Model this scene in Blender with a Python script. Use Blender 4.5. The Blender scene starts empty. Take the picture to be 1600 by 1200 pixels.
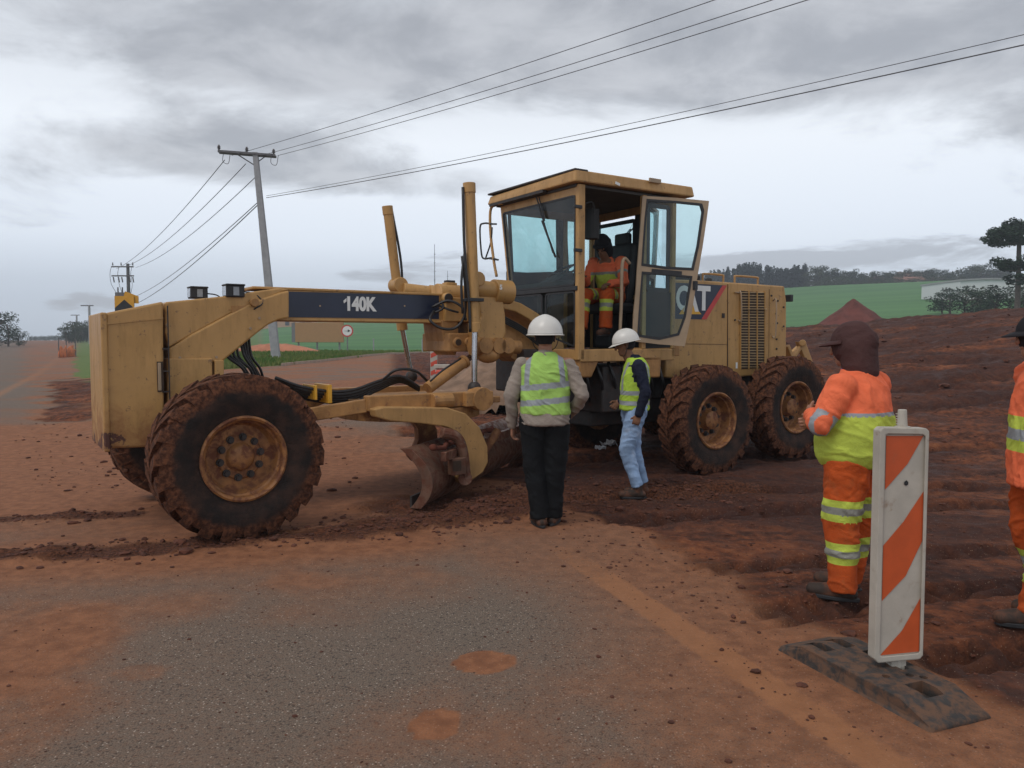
import bpy, math, random
import numpy as np
from mathutils import Vector, Matrix
R = math.radians
random.seed(7); rng = np.random.default_rng(11)
S = bpy.context.scene
COL = S.collection

# ------------------------------------------------------------------ camera, sky, sun, exposure
CAMH, FPX = 1.6, 1200.0
PITCH = math.atan(68 / 1200)
cd = bpy.data.cameras.new('camera'); cam = bpy.data.objects.new('camera', cd); COL.objects.link(cam)
cam.location = (0, 0, CAMH); cam.rotation_euler = (R(90) - PITCH, 0, 0)
cd.sensor_width = 36; cd.lens = 27; cd.clip_start = 0.05; cd.clip_end = 5000
S.camera = cam
S.view_settings.view_transform = 'Standard'; S.view_settings.look = 'None'
S.view_settings.exposure = 0.0; S.view_settings.gamma = 1
S.cycles.max_bounces = 8; S.cycles.transparent_max_bounces = 16

SUN_EL, SUN_AZ = R(55), R(-135)          # azimuth measured from +Y towards +X
sd = bpy.data.lights.new('sun', 'SUN'); sun = bpy.data.objects.new('sun', sd); COL.objects.link(sun)
sd.energy = 1.25; sd.angle = R(24); sd.color = (1, .95, .88)
sun.rotation_euler = (R(90) - SUN_EL, 0, math.pi - SUN_AZ)
sun.location = (0, 0, 60)

class NT:
    """small node-tree writer"""
    def __init__(s, tree): s.t = tree; s.n = tree.nodes; s.l = tree.links
    def add(s, typ, ins=None, **kw):
        nd = s.n.new(typ)
        for k, v in kw.items(): setattr(nd, k, v)
        for k, v in (ins or {}).items():
            sk = nd.inputs[k]
            if hasattr(v, 'is_linked') or isinstance(v, bpy.types.NodeSocket): s.l.new(v, sk)
            else: sk.default_value = v
        return nd
    def m(s, op, a, b=0.0, c=0.0, clamp=False):
        nd = s.add('ShaderNodeMath', {0: a, 1: b, 2: c}, operation=op); nd.use_clamp = clamp
        return nd.outputs[0]
    def ramp(s, f, stops, interp='LINEAR'):
        nd = s.add('ShaderNodeValToRGB', {0: f}); cr = nd.color_ramp; cr.interpolation = interp
        while len(cr.elements) < len(stops): cr.elements.new(.5)
        for e, (p, c) in zip(cr.elements, stops):
            e.position = p; e.color = (*c, 1) if len(c) == 3 else c
        return nd.outputs[0]
    def sm(s, f, a, b):
        nd = s.add('ShaderNodeMapRange', {0: f, 1: a, 2: b}); nd.interpolation_type = 'SMOOTHSTEP'
        return nd.outputs[0]
    def mix(s, f, a, b, mode='MIX'):
        nd = s.add('ShaderNodeMix', data_type='RGBA', blend_type=mode)
        for i, v in ((0, f), (6, a), (7, b)):
            if isinstance(v, bpy.types.NodeSocket): s.l.new(v, nd.inputs[i])
            else: nd.inputs[i].default_value = v if i == 0 else (*v[:3], 1)
        return nd.outputs[2]
    def noise(s, vec, scale, detail=4, rough=.55, dist=0.0):
        return s.add('ShaderNodeTexNoise', {'Vector': vec, 'Scale': scale, 'Detail': detail, 'Roughness': rough, 'Distortion': dist}).outputs[0]

W = bpy.data.worlds.new('World'); S.world = W; W.use_nodes = True
w = NT(W.node_tree); w.n.clear()
tc = w.add('ShaderNodeTexCoord').outputs['Generated']
sep = w.add('ShaderNodeSeparateXYZ', {0: tc}); dx, dy, dz = sep.outputs
sky = w.add('ShaderNodeTexSky', sky_type='NISHITA', sun_disc=False, sun_elevation=SUN_EL, sun_rotation=SUN_AZ)
skyc = w.mix(1.0, sky.outputs[0], (.1, .1, .1), 'MULTIPLY')
zc = w.m('MAXIMUM', dz, 0.0)
den = w.m('ADD', zc, .16)
px_, py_ = w.m('DIVIDE', dx, den), w.m('DIVIDE', dy, den)
pv = w.add('ShaderNodeCombineXYZ', {0: px_, 1: py_, 2: 3.1}).outputs[0]
n1 = w.noise(pv, 1.15, 9, .60, .45)
n2 = w.noise(pv, .42, 3, .5)
tanaz = w.m('DIVIDE', dx, w.m('MAXIMUM', dy, .05))
bv = w.add('ShaderNodeCombineXYZ', {0: w.m('MULTIPLY', tanaz, 3.2), 1: w.m('MULTIPLY', dz, 16.0), 2: 1.7}).outputs[0]
n3 = w.noise(bv, 2.4, 8, .62, .3)
def blob(az, el, sa, se, amp):
    """soft cloud mass around an azimuth tangent and an elevation"""
    a = w.m('DIVIDE', w.m('SUBTRACT', tanaz, az), sa); b = w.m('DIVIDE', w.m('SUBTRACT', dz, el), se)
    q = w.m('ADD', w.m('MULTIPLY', a, a), w.m('MULTIPLY', b, b))
    return w.m('MULTIPLY', w.m('EXPONENT', w.m('MULTIPLY', q, -1.0)), amp)
def addall(L):
    o = L[0]
    for x in L[1:]: o = w.m('ADD', o, x)
    return o
# clear pale base, thick cloud above, darker masses
base = w.ramp(zc, [(0, (.52, .59, .69)), (.05, (.60, .67, .78)), (.12, (.80, .86, .95)), (.24, (.87, .91, .96)), (.36, (.66, .69, .73)), (.5, (.50, .52, .55)), (1, (.44, .45, .47))])
bias = addall([blob(-.48, .315, .40, .07, .20), blob(.45, .37, .6, .12, .32), blob(-.38, .215, .20, .035, .24), blob(-.12, .19, .12, .03, .18), blob(-.1, .34, .3, .06, .15),
               blob(.18, .235, .30, .04, -.18), blob(-.15, .13, .35, .05, -.22), blob(.5, .16, .3, .06, -.10), blob(0, 1.0, 30, .55, .20)])
dens = w.sm(w.m('ADD', w.m('ADD', w.m('MULTIPLY', n1, .8), w.m('MULTIPLY', n2, .35)), bias), .60, .80)
ccol = w.mix(w.sm(w.noise(pv, 3.2, 8, .6, .3), .32, .66), (.32, .33, .355), (.52, .53, .555))
c1 = w.mix(w.m('MULTIPLY', dens, .88), base, ccol)
# low bank of cloud along the horizon
bank = addall([blob(.42, .098, .42, .022, .52), blob(-.12, .082, .16, .022, .40), blob(-.52, .045, .10, .020, .42), blob(-.62, .10, .06, .012, .15)])
bd = w.sm(w.m('ADD', w.m('MULTIPLY', n3, 1.0), bank), .76, .96)
c2 = w.mix(w.m('MULTIPLY', bd, .72), c1, (.37, .385, .43))
gnd = w.sm(dz, -.03, 0.0)
c3 = w.mix(gnd, (.10, .07, .055), c2)
fin = w.mix(.12, c3, skyc)
bg = w.add('ShaderNodeBackground', {0: fin, 1: 1.22})
wo = w.add('ShaderNodeOutputWorld'); w.l.new(bg.outputs[0], wo.inputs[0])

# ------------------------------------------------------------------ numeric noise and terrain
def _h(ix, iy, iz, seed):
    n = (ix * 374761393 + iy * 668265263 + iz * 2147483647 + seed * 974634777).astype(np.int64)
    n = (n ^ (n >> 13)) * 1274126177
    n = (n ^ (n >> 16)) & 0xffffff
    return n / float(0xffffff)
def vnoise(x, y, z=0.0, seed=0):
    x = np.asarray(x, float); y = np.asarray(y, float); z = np.asarray(z, float) + 0 * x
    ix, iy, iz = np.floor(x).astype(np.int64), np.floor(y).astype(np.int64), np.floor(z).astype(np.int64)
    fx, fy, fz = x - ix, y - iy, z - iz
    fx, fy, fz = [t * t * (3 - 2 * t) for t in (fx, fy, fz)]
    r = 0
    for a in (0, 1):
        for b in (0, 1):
            for c in (0, 1):
                wgt = (fx if a else 1 - fx) * (fy if b else 1 - fy) * (fz if c else 1 - fz)
                r = r + wgt * _h(ix + a, iy + b, iz + c, seed)
    return r
def fbm(x, y, z=0.0, oct=4, seed=0, gain=.5):
    r = 0; a = 1; t = 0
    for i in range(oct):
        r = r + a * vnoise(x * 2 ** i, y * 2 ** i, z * 2 ** i, seed + i * 7); t += a; a *= gain
    return r / t
def ss(x, a, b):
    t = np.clip((np.asarray(x, float) - a) / (b - a), 0, 1); return t * t * (3 - 2 * t)

def ray(px, py):
    a = (px - 800) / FPX; b = (600 - py) / FPX
    return Vector((a, math.cos(PITCH) + b * math.sin(PITCH), -math.sin(PITCH) + b * math.cos(PITCH)))
def gpt(px, py):
    d = ray(px, py); t = -CAMH / d.z; return (d.x * t, d.y * t)

ROADEDGE = [gpt(*p) for p in ((1420, 1200), (1290, 1075), (1150, 960), (1040, 870), (950, 805), (880, 762))]  # right edge of clean asphalt
def road_right(x, y):
    """signed distance-like value: > 0 to the right of the asphalt edge"""
    ex = np.interp(y, [2.0, 3.1, 4.0, 5.2, 6.2, 7.5, 9.0, 12, 20], [2.1, 1.62, 1.35, 1.0, .62, .05, -.7, -2.0, -4.5])
    return x - ex
def line_x(y):          # centre of the dusty edge line
    return np.interp(y, [1.0, 3.08, 6.16, 7.4], [2.03, 1.32, .26, -.16])
CREST = ([-1.2, -.6, -.45, -.3, -.05, .1, .25, .4, .6, .8, 1.4], [.0, .0, .003, .020, .040, .050, .060, .066, .068, .066, .056])
def height(x, y):
    x = np.asarray(x, float); y = np.asarray(y, float)
    r = np.hypot(x, y); b = x / np.maximum(y, 1.0)
    left = ss(b, -.62, -.38)
    h = .62 * ss(y, 8.5, 19) * (.25 + .75 * left) + .12 * ss(y, 22, 45) * left
    # bank on the right
    berm = np.interp(b, [-.12, .0, .2, .36, .5, .67, .9], [0, .15, .9, 1.35, 1.65, 2.1, 2.2])
    h = h + berm * ss(r, 12, 36) * (1 - .75 * ss(r, 38, 60) * ss(b, -.1, .2))
    # hillside field
    e = np.interp(b, *CREST)
    R0, R1 = 60.0, 300.0
    tgt = CAMH + e * 300
    t = np.clip((r - R0) / (R1 - R0), 0, 1)
    t = t ** 1.25; h = h * (1 - t) + tgt * t
    h = h - ss(r, 300, 700) * 14 * ss(e, .0, .02)
    # rough ground
    rr = road_right(x, y)
    dirt = dirtmask(x, y)
    amp = dirt * (.05 + .10 * ss(r, 8, 20)) * (1 - ss(r, 45, 70))
    ang = R(-27); u = x * math.cos(ang) + y * math.sin(ang); v = -x * math.sin(ang) + y * math.cos(ang)
    h = h + amp * ((fbm(u * 1.0, v * 1.7, 0, 6, 3) - .5) * 1.4 + (np.abs(fbm(x * 5, y * 5, 0, 5, 9, .6) - .5) * 2 - .3) * .75)
    h = h - trackm(x, y) * dirt * .075 * (1 - ss(r, 26, 34)) * (1 + .55 * np.sin(2 * math.pi * u / .21 + 3 * np.sin(v * 9)))
    ruts = np.abs((fbm(u * .25 + 4, v * 1.5, 0, 2, 21) - .5)) * 2
    h = h - amp * .5 * (1 - ss(ruts, 0, .22))
    # windrows of loose soil dragged across the asphalt
    h = h + windrow(x, y) * .055 * ss(fbm(x * 4, y * 4, 0, 4, 31), .35, .7)
    # berm lip
    h = h + ss(b, .1, .3) * .35 * np.exp(-((r - 38) / 4.0) ** 2) * (fbm(x * .6, y * .6, 0, 4, 5))
    return h
TRK = [(5.9, .20), (6.75, .20), (7.6, .17), (9.2, .22), (10.1, .2), (12.4, .25), (4.9, .15), (15.0, .3), (16.5, .3)]
def trackm(x, y):
    ang = R(-27 + 52); u = x * math.cos(ang) + y * math.sin(ang); v = -x * math.sin(ang) + y * math.cos(ang)
    v = v + .012 * u * u - .35 * np.sin(u * .45) + 1.4; o = 0
    for c, wd in TRK: o = np.maximum(o, 1 - ss(np.abs(v - c + 2.2), wd * .6, wd))
    return o
def dirtmask(x, y):
    x = np.asarray(x, float); y = np.asarray(y, float)
    r = np.hypot(x, y); b = x / np.maximum(y, 1.0)
    n = (fbm(x * 1.1, y * 1.1, 0, 4, 17) - .5)
    a = ss(road_right(x, y) + n * .9, -.05, .9)
    far = ss(b, -.19, -.12) * ss(y, 12, 16)
    a = np.maximum(a * (1 - ss(y, 14, 18) * (1 - ss(b, -.2, -.12))), far)
    # worked shoulder beyond the nose, between the two roads
    c = ss(b + n * .06, -.62, -.59) * (1 - ss(b + n * .06, -.50, -.455)) * ss(y + 6 * n, 11, 18) * (1 - ss(y + 8 * n, 26, 31))
    return np.clip(np.maximum(a, c * .8), 0, 1)
def seg_d(x, y, p, q):
    px, py = p; qx, qy = q; L = (qx - px) ** 2 + (qy - py) ** 2
    t = np.clip(((x - px) * (qx - px) + (y - py) * (qy - py)) / L, 0, 1)
    return np.hypot(x - px - t * (qx - px), y - py - t * (qy - py))
WROWS = [((-6.0, 5.3), (-2.9, 5.75), .22), ((-2.9, 5.75), (-1.4, 6.35), .24), ((-1.4, 6.35), (.2, 7.3), .38), ((-5.5, 6.6), (-3.4, 7.0), .16), ((-.9, 7.4), (2.4, 8.2), .6)]
def windrow(x, y):
    o = 0
    for p, q, wd in WROWS:
        d = seg_d(x + (fbm(x * 2, y * 2, 0, 3, 44) - .5) * .4, y, p, q); o = np.maximum(o, np.exp(-(d / wd) ** 2))
    return o
def dustmask(x, y):
    """orange dust lying over the asphalt"""
    x = np.asarray(x, float); y = np.asarray(y, float)
    n = fbm(x * .8, y * .8, 0, 5, 51); n2 = fbm(x * .35 + y * .1, y * 1.4 - x * .35, 0, 4, 57)
    o = 0.22 + .50 * ss(n, .40, .72)
    # broad swath tracked from the left to the blade
    for p, q, wd, am in (((-7, 4.6), (-1.0, 6.2), .95, .85), ((-9, 8.0), (-2.0, 8.2), 2.4, 1.05), ((-10, 12), (-3, 10), 2.6, .95), ((-1.2, 7.0), (3.0, 7.4), 1.3, .95), ((-6, 3.4), (-2.0, 4.6), .5, .45)):
        d = seg_d(x, y, p, q); o = np.maximum(o, am * np.exp(-(d / wd) ** 2) * (.55 + .9 * n2))
    # right hand side beside the edge line
    rr = x - line_x(y)
    o = np.maximum(o, (.42 + .4 * n) * ss(rr, -1.5, -.5) * (1 - .0 * ss(rr, .2, .5)))
    o = np.maximum(o, .95 * ss(rr, .35, 1.0) * (.6 + .6 * n))
    near = np.exp(-((x + .2) ** 2 / 1.0 + (y - 4.2) ** 2 / 1.2)); o = o * (1 - .75 * near)
    far = ss(y, 9, 14); o = np.maximum(o, far * (.30 + .8 * ss(n2, .45, .7)) * ss(x / np.maximum(y, 1) + .05 * (n - .5), -.655, -.60) + far * .35 * ss(n2, .5, .7))
    o = np.maximum(o, far * .12)
    o = o * (1 - .6 * ss(y, 14, 20) * (1 - ss(x / np.maximum(y, 1), -.655, -.62)))
    for cx, cy, ra, rb, am in (gpt(680, 1130) + (.10, .12, 1.3), gpt(758, 1035) + (.15, .13, 1.1), gpt(215, 1050) + (.14, .10, .36), gpt(145, 1100) + (.08, .07, .30)):
        q = ((x - cx) / ra) ** 2 + ((y - cy) / rb) ** 2 + (fbm(x * 9, y * 9, 0, 3, 5) - .5) * .8
        o = np.maximum(o, am * 1.15 * (1 - ss(q, .8, 1.15)))
    return np.clip(o, 0, 1.2)
def linemask(x, y):
    d = np.abs(x - line_x(y)); n = fbm(x * 6, y * 6, 0, 4, 77)
    a = (1 - ss(d + (n - .5) * .05, .09, .14)) * (1 - ss(y, 4.8, 6.8)) * (.40 + .9 * n)
    d2 = np.abs(x - np.interp(y, [14, 20.6, 33, 60, 110], [-10.2, -13.8, -20.4, -35.5, -63]))
    return np.maximum(a, (1 - ss(d2 + (n - .5) * .1, .10, .20)) * ss(y, 15, 18) * (1 - ss(y, 90, 110)) * (.7 + .5 * n))
def grassmask(x, y):
    x = np.asarray(x, float); y = np.asarray(y, float)
    b = x / np.maximum(y, 1.0); r = np.hypot(x, y); n = (fbm(x * .5, y * .5, 0, 4, 91) - .5)
    # verge island: between the road to the left and the branch curving off to the right
    by = np.interp(b, [-.56, -.34, -.25, -.2, -.17, -.12, -.06], [18, 27, 33, 40, 46, 52, 56])
    a = ss(b + n * .02, -.50, -.485) * (1 - ss(b, -.10, -.06)) * ss(y + n * 2 - by, -.3, .3)
    a2 = ss(b + n * .03, -.572, -.560) * (1 - ss(b, -.5, -.49)) * ss(y + n * 6, 25, 30)
    return np.clip(np.maximum(a, a2), 0, 1)
def fieldmask(x, y):
    b = x / np.maximum(y, 1.0); r = np.hypot(x, y)
    return ss(r, 56, 58.5) * ss(b, -.34, -.32) if True else 0
def hz(x, y): return float(height(np.array([x]), np.array([y]))[0])
def place(px, py, tmax=600):
    """march a pixel's ray to the terrain"""
    d = ray(px, py); ts = np.concatenate([np.arange(2, 30, .02), np.arange(30, tmax, .25)])
    xs, ys, zs = d.x * ts, d.y * ts, CAMH + d.z * ts
    hit = np.nonzero(zs < height(xs, ys))[0]
    i = hit[0] if len(hit) else len(ts) - 1
    return Vector((xs[i], ys[i], float(height(xs[i:i+1], ys[i:i+1])[0])))
def at(px, dist):
    """ground point on bearing of pixel column px at a given forward distance"""
    x = (px - 800) / FPX * dist; return Vector((x, dist, hz(x, dist)))

# ------------------------------------------------------------------ object helpers
def tag(o, label=None, cat=None, group=None, kind=None):
    if label: o['label'] = label
    if cat: o['category'] = cat
    if group: o['group'] = group
    if kind: o['kind'] = kind
    return o
def empty(name, loc, rz=0):
    o = bpy.data.objects.new(name, None); COL.objects.link(o); o.location = loc; o.rotation_euler.z = rz
    o.empty_display_size = .2; return o
def copy_tree(o, parent=None):
    c = o.copy(); COL.objects.link(c); c.parent = parent
    for ch in list(o.children): copy_tree(ch, c)
    return c
def frame(z):
    z = Vector(z).normalized(); a = Vector((0, 0, 1)) if abs(z.z) < .9 else Vector((1, 0, 0))
    x = a.cross(z).normalized(); return x, z.cross(x), z
class MB:
    def __init__(s): s.v = []; s.f = []; s.m = []; s.mi = 0; s.st = []
    def quadmesh(s, V, F):
        o = len(s.v); s.st.append(o); s.v += [tuple(p) for p in V]; s.f += [tuple(i + o for i in f) for f in F]; s.m += [s.mi] * len(F); return s
    def box(s, c, d, rot=None):
        M = Matrix.Rotation(rot[0], 3, rot[1]) if isinstance(rot, tuple) else (rot or Matrix.Identity(3))
        c = Vector(c); V = [c + M @ Vector((sx * d[0] / 2, sy * d[1] / 2, sz * d[2] / 2)) for sx in (-1, 1) for sy in (-1, 1) for sz in (-1, 1)]
        return s.quadmesh(V, [(0, 1, 3, 2), (4, 6, 7, 5), (0, 4, 5, 1), (2, 3, 7, 6), (0, 2, 6, 4), (1, 5, 7, 3)])
    def bb(s, a, b):
        return s.box([(p + q) / 2 for p, q in zip(a, b)], [abs(q - p) for p, q in zip(a, b)])
    def prism(s, P, off):
        P = [Vector(p) for p in P]; off = Vector(off); n = len(P)
        V = P + [p + off for p in P]
        return s.quadmesh(V, [tuple(range(n))[::-1], tuple(range(n, 2 * n))] + [(i, (i + 1) % n, (i + 1) % n + n, i + n) for i in range(n)])
    def cyl(s, a, b, r0, r1=None, n=20, caps=True):
        r1 = r0 if r1 is None else r1; a, b = Vector(a), Vector(b); X, Y, Z = frame(b - a)
        V = [a + (X * math.cos(t) + Y * math.sin(t)) * r0 for t in [2 * math.pi * i / n for i in range(n)]]
        V += [b + (X * math.cos(t) + Y * math.sin(t)) * r1 for t in [2 * math.pi * i / n for i in range(n)]]
        F = [(i, (i + 1) % n, (i + 1) % n + n, i + n) for i in range(n)]
        if caps: F += [tuple(range(n))[::-1], tuple(range(n, 2 * n))]
        return s.quadmesh(V, F)
    def bar(s, a, b, w, t):
        a, b = Vector(a), Vector(b); X, Y, Z = frame(b - a); M = Matrix((X, Y, Z)).transposed()
        return s.box((a + b) / 2, (w, t, (b - a).length), M)
    def tube(s, P, r, n=8, smooth=0, caps=True):
        P = [Vector(p) for p in P]
        if smooth:
            Q = []
            E = [P[0] * 2 - P[1]] + P + [P[-1] * 2 - P[-2]]
            for i in range(1, len(E) - 2):
                for k in range(smooth):
                    t = k / smooth; p0, p1, p2, p3 = E[i - 1:i + 3]
                    Q.append(.5 * ((2 * p1) + (p2 - p0) * t + (2 * p0 - 5 * p1 + 4 * p2 - p3) * t * t + (3 * p1 - p0 - 3 * p2 + p3) * t ** 3))
            Q.append(P[-1]); P = Q
        rs = r if isinstance(r, (list, tuple)) else [r] * len(P)
        if len(rs) != len(P): rs = [rs[0] + (rs[-1] - rs[0]) * i / (len(P) - 1) for i in range(len(P))]
        V = []; X = None
        for i, p in enumerate(P):
            d = (P[min(i + 1, len(P) - 1)] - P[max(i - 1, 0)])
            if d.length < 1e-9: d = Vector((0, 0, 1))
            d.normalize()
            if X is None: X, Y, _ = frame(d)
            else:
                X = (X - d * X.dot(d)).normalized(); Y = d.cross(X)
            V += [p + (X * math.cos(2 * math.pi * k / n) + Y * math.sin(2 * math.pi * k / n)) * rs[i] for k in range(n)]
        F = [(i * n + k, i * n + (k + 1) % n, (i + 1) * n + (k + 1) % n, (i + 1) * n + k) for i in range(len(P) - 1) for k in range(n)]
        if caps: F += [tuple(range(n))[::-1], tuple(range((len(P) - 1) * n, len(P) * n))]
        return s.quadmesh(V, F)
    def lathe(s, prof, o, axis, n=48, closed=False):
        """prof: (radius, along) pairs round axis from o"""
        o = Vector(o); X, Y, Z = frame(axis); m = len(prof)
        V = [o + Z * h + (X * math.cos(2 * math.pi * k / n) + Y * math.sin(2 * math.pi * k / n)) * r for k in range(n) for r, h in prof]
        rg = m if closed else m - 1
        return s.quadmesh(V, [(k * m + i, k * m + (i + 1) % m, ((k + 1) % n) * m + (i + 1) % m, ((k + 1) % n) * m + i) for k in range(n) for i in range(rg)])
    def ball(s, c, r, n=12, m=8):
        r = r if isinstance(r, (tuple, list)) else (r, r, r); c = Vector(c); V = [c + Vector((0, 0, r[2]))]
        for j in range(1, m):
            t = math.pi * j / m
            V += [c + Vector((r[0] * math.sin(t) * math.cos(2 * math.pi * k / n), r[1] * math.sin(t) * math.sin(2 * math.pi * k / n), r[2] * math.cos(t))) for k in range(n)]
        V.append(c - Vector((0, 0, r[2]))); L = len(V) - 1
        F = [(0, 1 + k, 1 + (k + 1) % n) for k in range(n)] + [(L, L - n + (k + 1) % n, L - n + k) for k in range(n)]
        F += [(1 + j * n + k, 1 + (j + 1) * n + k, 1 + (j + 1) * n + (k + 1) % n, 1 + j * n + (k + 1) % n) for j in range(m - 2) for k in range(n)]
        return s.quadmesh(V, F)
    def capsule(s, a, b, r0, r1, side=(1, 0, 0), fs=1.0, fd=1.0, n=16, m=5):
        """tapered capsule; fs/fd scale its width along `side` and its depth"""
        a, b = Vector(a), Vector(b); Z = (b - a); Z = Z.normalized() if Z.length > 1e-6 else Vector((0, 0, 1))
        X = Vector(side); X = X - Z * X.dot(Z)
        X = X.normalized() if X.length > 1e-4 else frame(Z)[0]
        Y = Z.cross(X); V = [a - Z * r0]; rings = 0
        for c, r, js in ((a, r0, range(m - 1, -1, -1)), (b, r1, range(0, m))):
            for j in js:
                t = j / m * math.pi / 2; h = math.sin(t) * r * (-1 if c is a else 1); q = math.cos(t) * r
                V += [c + Z * h + X * (math.cos(2 * math.pi * k / n) * q * fs) + Y * (math.sin(2 * math.pi * k / n) * q * fd) for k in range(n)]; rings += 1
        V.append(b + Z * r1); L = len(V) - 1
        F = [(0, 1 + (k + 1) % n, 1 + k) for k in range(n)] + [(L, L - n + k, L - n + (k + 1) % n) for k in range(n)]
        F += [(1 + j * n + k, 1 + j * n + (k + 1) % n, 1 + (j + 1) * n + (k + 1) % n, 1 + (j + 1) * n + k) for j in range(rings - 1) for k in range(n)]
        return s.quadmesh(V, F)
    def loft(s, rings, n=40, cap=True, pw=2.3):
        """rings: (cx, cy, z, rx, ry)"""
        V = []
        for cx, cy, z, rx, ry in rings:
            for k in range(n):
                t = 2 * math.pi * k / n; c, q = math.cos(t), math.sin(t)
                V.append((cx + rx * math.copysign(abs(c) ** (2 / pw), c), cy + ry * math.copysign(abs(q) ** (2 / pw), q), z))
        F = [(i * n + k, i * n + (k + 1) % n, (i + 1) * n + (k + 1) % n, (i + 1) * n + k) for i in range(len(rings) - 1) for k in range(n)]
        if cap: F += [tuple(range(n))[::-1], tuple(range((len(rings) - 1) * n, len(rings) * n))]
        return s.quadmesh(V, F)
    def mesh(s, name, mats, smooth=False):
        me = bpy.data.meshes.new(name); me.from_pydata(s.v, [], s.f)
        for m in (mats if isinstance(mats, (list, tuple)) else [mats]): me.materials.append(m)
        me.polygons.foreach_set('material_index', s.m)
        if smooth: me.polygons.foreach_set('use_smooth', [True] * len(s.f))
        me.update(); return me
    def each(s, name, mats, parent=None, **kw):
        """every separate shape as an object of its own"""
        st = s.st + [len(s.v)]; fi = 0; out = []
        for a, c in zip(st[:-1], st[1:]):
            q = MB(); q.v = s.v[a:c]
            while fi < len(s.f) and s.f[fi][0] < c: q.f.append(tuple(i - a for i in s.f[fi])); q.m.append(s.m[fi]); fi += 1
            out.append(q.build(name, mats, parent, **kw))
        return out
    def build(s, name, mats, parent=None, smooth=False, bevel=0.0, auto=None):
        me = s.mesh(name, mats, smooth or auto is not None)
        if auto is not None: me.set_sharp_from_angle(angle=R(auto))
        o = bpy.data.objects.new(name, me); COL.objects.link(o); o.parent = parent
        if bevel:
            b = o.modifiers.new('bevel', 'BEVEL'); b.width = bevel; b.segments = 2; b.limit_method = 'ANGLE'; b.angle_limit = R(35)
        return o
def text(body, size, mat, name='lettering', parent=None, loc=(0, 0, 0), rot=(0, 0, 0), sx=1.0, depth=.001, off=0.0, align='CENTER'):
    c = bpy.data.curves.new(name, 'FONT'); c.body = body; c.size = size; c.align_x = align; c.align_y = 'CENTER'; c.extrude = depth; c.offset = off; c.resolution_u = 4
    o = bpy.data.objects.new(name, c); COL.objects.link(o)
    me = bpy.data.meshes.new_from_object(o.evaluated_get(bpy.context.evaluated_depsgraph_get())); bpy.data.objects.remove(o)
    me.materials.clear(); me.materials.append(mat); me.name = name
    o = bpy.data.objects.new(name, me); COL.objects.link(o); o.parent = parent
    o.location = loc; o.rotation_euler = rot; o.scale = (sx, 1, 1); return o

# ------------------------------------------------------------------ materials
def mat(name):
    m = bpy.data.materials.new(name); m.use_nodes = True; m.node_tree.nodes.clear(); return m, NT(m.node_tree)
def finish(t, bsdf, disp=None):
    o = t.add('ShaderNodeOutputMaterial'); t.l.new(bsdf, o.inputs[0])
def bump(t, h, strength=.4, dist=.01):
    return t.add('ShaderNodeBump', {'Height': h, 'Strength': strength, 'Distance': dist}).outputs[0]
def principled(t, col, rough=.6, metal=0.0, normal=None, spec=.5, **kw):
    ins = {'Base Color': col if isinstance(col, bpy.types.NodeSocket) else (*col, 1), 'Roughness': rough, 'Metallic': metal, 'Specular IOR Level': spec}
    if normal is not None: ins['Normal'] = normal
    ins.update(kw)
    return t.add('ShaderNodeBsdfPrincipled', ins).outputs[0]
def plain(name, col, rough=.6, metal=0.0, var=.25, scale=6.0, dirt=None, dz=None, bs=0.0, bsc=60.0, spec=.5, dth=(.55, .7), chips=None, rust=None):
    """painted or moulded surface with tone variation, dirt patches and mud climbing from below (dz = z range)"""
    m, t = mat(name); co = t.add('ShaderNodeTexCoord').outputs['Object']
    n = t.noise(co, scale, 5, .6)
    c = t.mix(t.sm(n, .3, .7), tuple(k * (1 - var) for k in col), tuple(min(1, k * (1 + var)) for k in col))
    r = rough
    if dirt:
        nd = t.noise(co, scale * 1.7, 6, .65, .4)
        if dz:
            z = t.add('ShaderNodeSeparateXYZ', {0: co}).outputs[2]
            f = t.m('ADD', t.m('MULTIPLY', t.sm(z, dz[1], dz[0]), .42), nd)
            mk = t.sm(f, dth[0], dth[1] + .15)
        else: mk = t.sm(nd, *dth)
        c = t.mix(mk, c, dirt); r = t.m('ADD', t.m('MULTIPLY', mk, .9 - rough), rough)
    if chips:
        c = t.mix(t.m('MULTIPLY', t.sm(t.noise(co, 16, 8, .72), .595, .64), .7), c, (.14, .075, .045))
        sc = t.noise(t.add('ShaderNodeMapping', {0: co, 'Scale': (2.0, 2.0, .35)}).outputs[0], 5, 6, .7)
        c = t.mix(t.m('MULTIPLY', t.sm(sc, .46, .70), .45), c, tuple(k * .55 for k in col))
        r = t.m('ADD', r, t.m('MULTIPLY', t.sm(sc, .4, .7), .2))
    if rust:
        z = t.add('ShaderNodeSeparateXYZ', {0: co}).outputs[2]
        c = t.mix(t.sm(t.m('ADD', t.m('MULTIPLY', t.sm(z, rust[1], rust[0]), .30), t.noise(co, 5.5, 6, .62)), .74, .78), c, (.085, .030, .020))
    nm = bump(t, t.noise(co, bsc, 3), bs, .004) if bs else None
    finish(t, principled(t, c, r, metal, nm, spec)); return m
MUD = (.135, .047, .026)
DUST = (.30, .135, .07)
M = {}
M['yellow'] = plain('faded yellow paint', (.45, .250, .082), .42, chips=True, rust=(.66, .98), var=.08, scale=2.5, dirt=(.25, .10, .038), dz=(.45, 1.7), dth=(.64, .90), bs=.05, bsc=9)
M['yellowc'] = plain('cab yellow paint', (.43, .24, .085), .5, chips=True, var=.12, scale=4, dirt=(.22, .09, .04), dth=(.66, .9))
M['yellowm'] = plain('muddy yellow paint', (.36, .18, .058), .55, chips=True, var=.2, scale=5, dirt=(.14, .052, .026), dz=(.1, 1.3), dth=(.56, .74), bs=.4, bsc=30)
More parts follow.
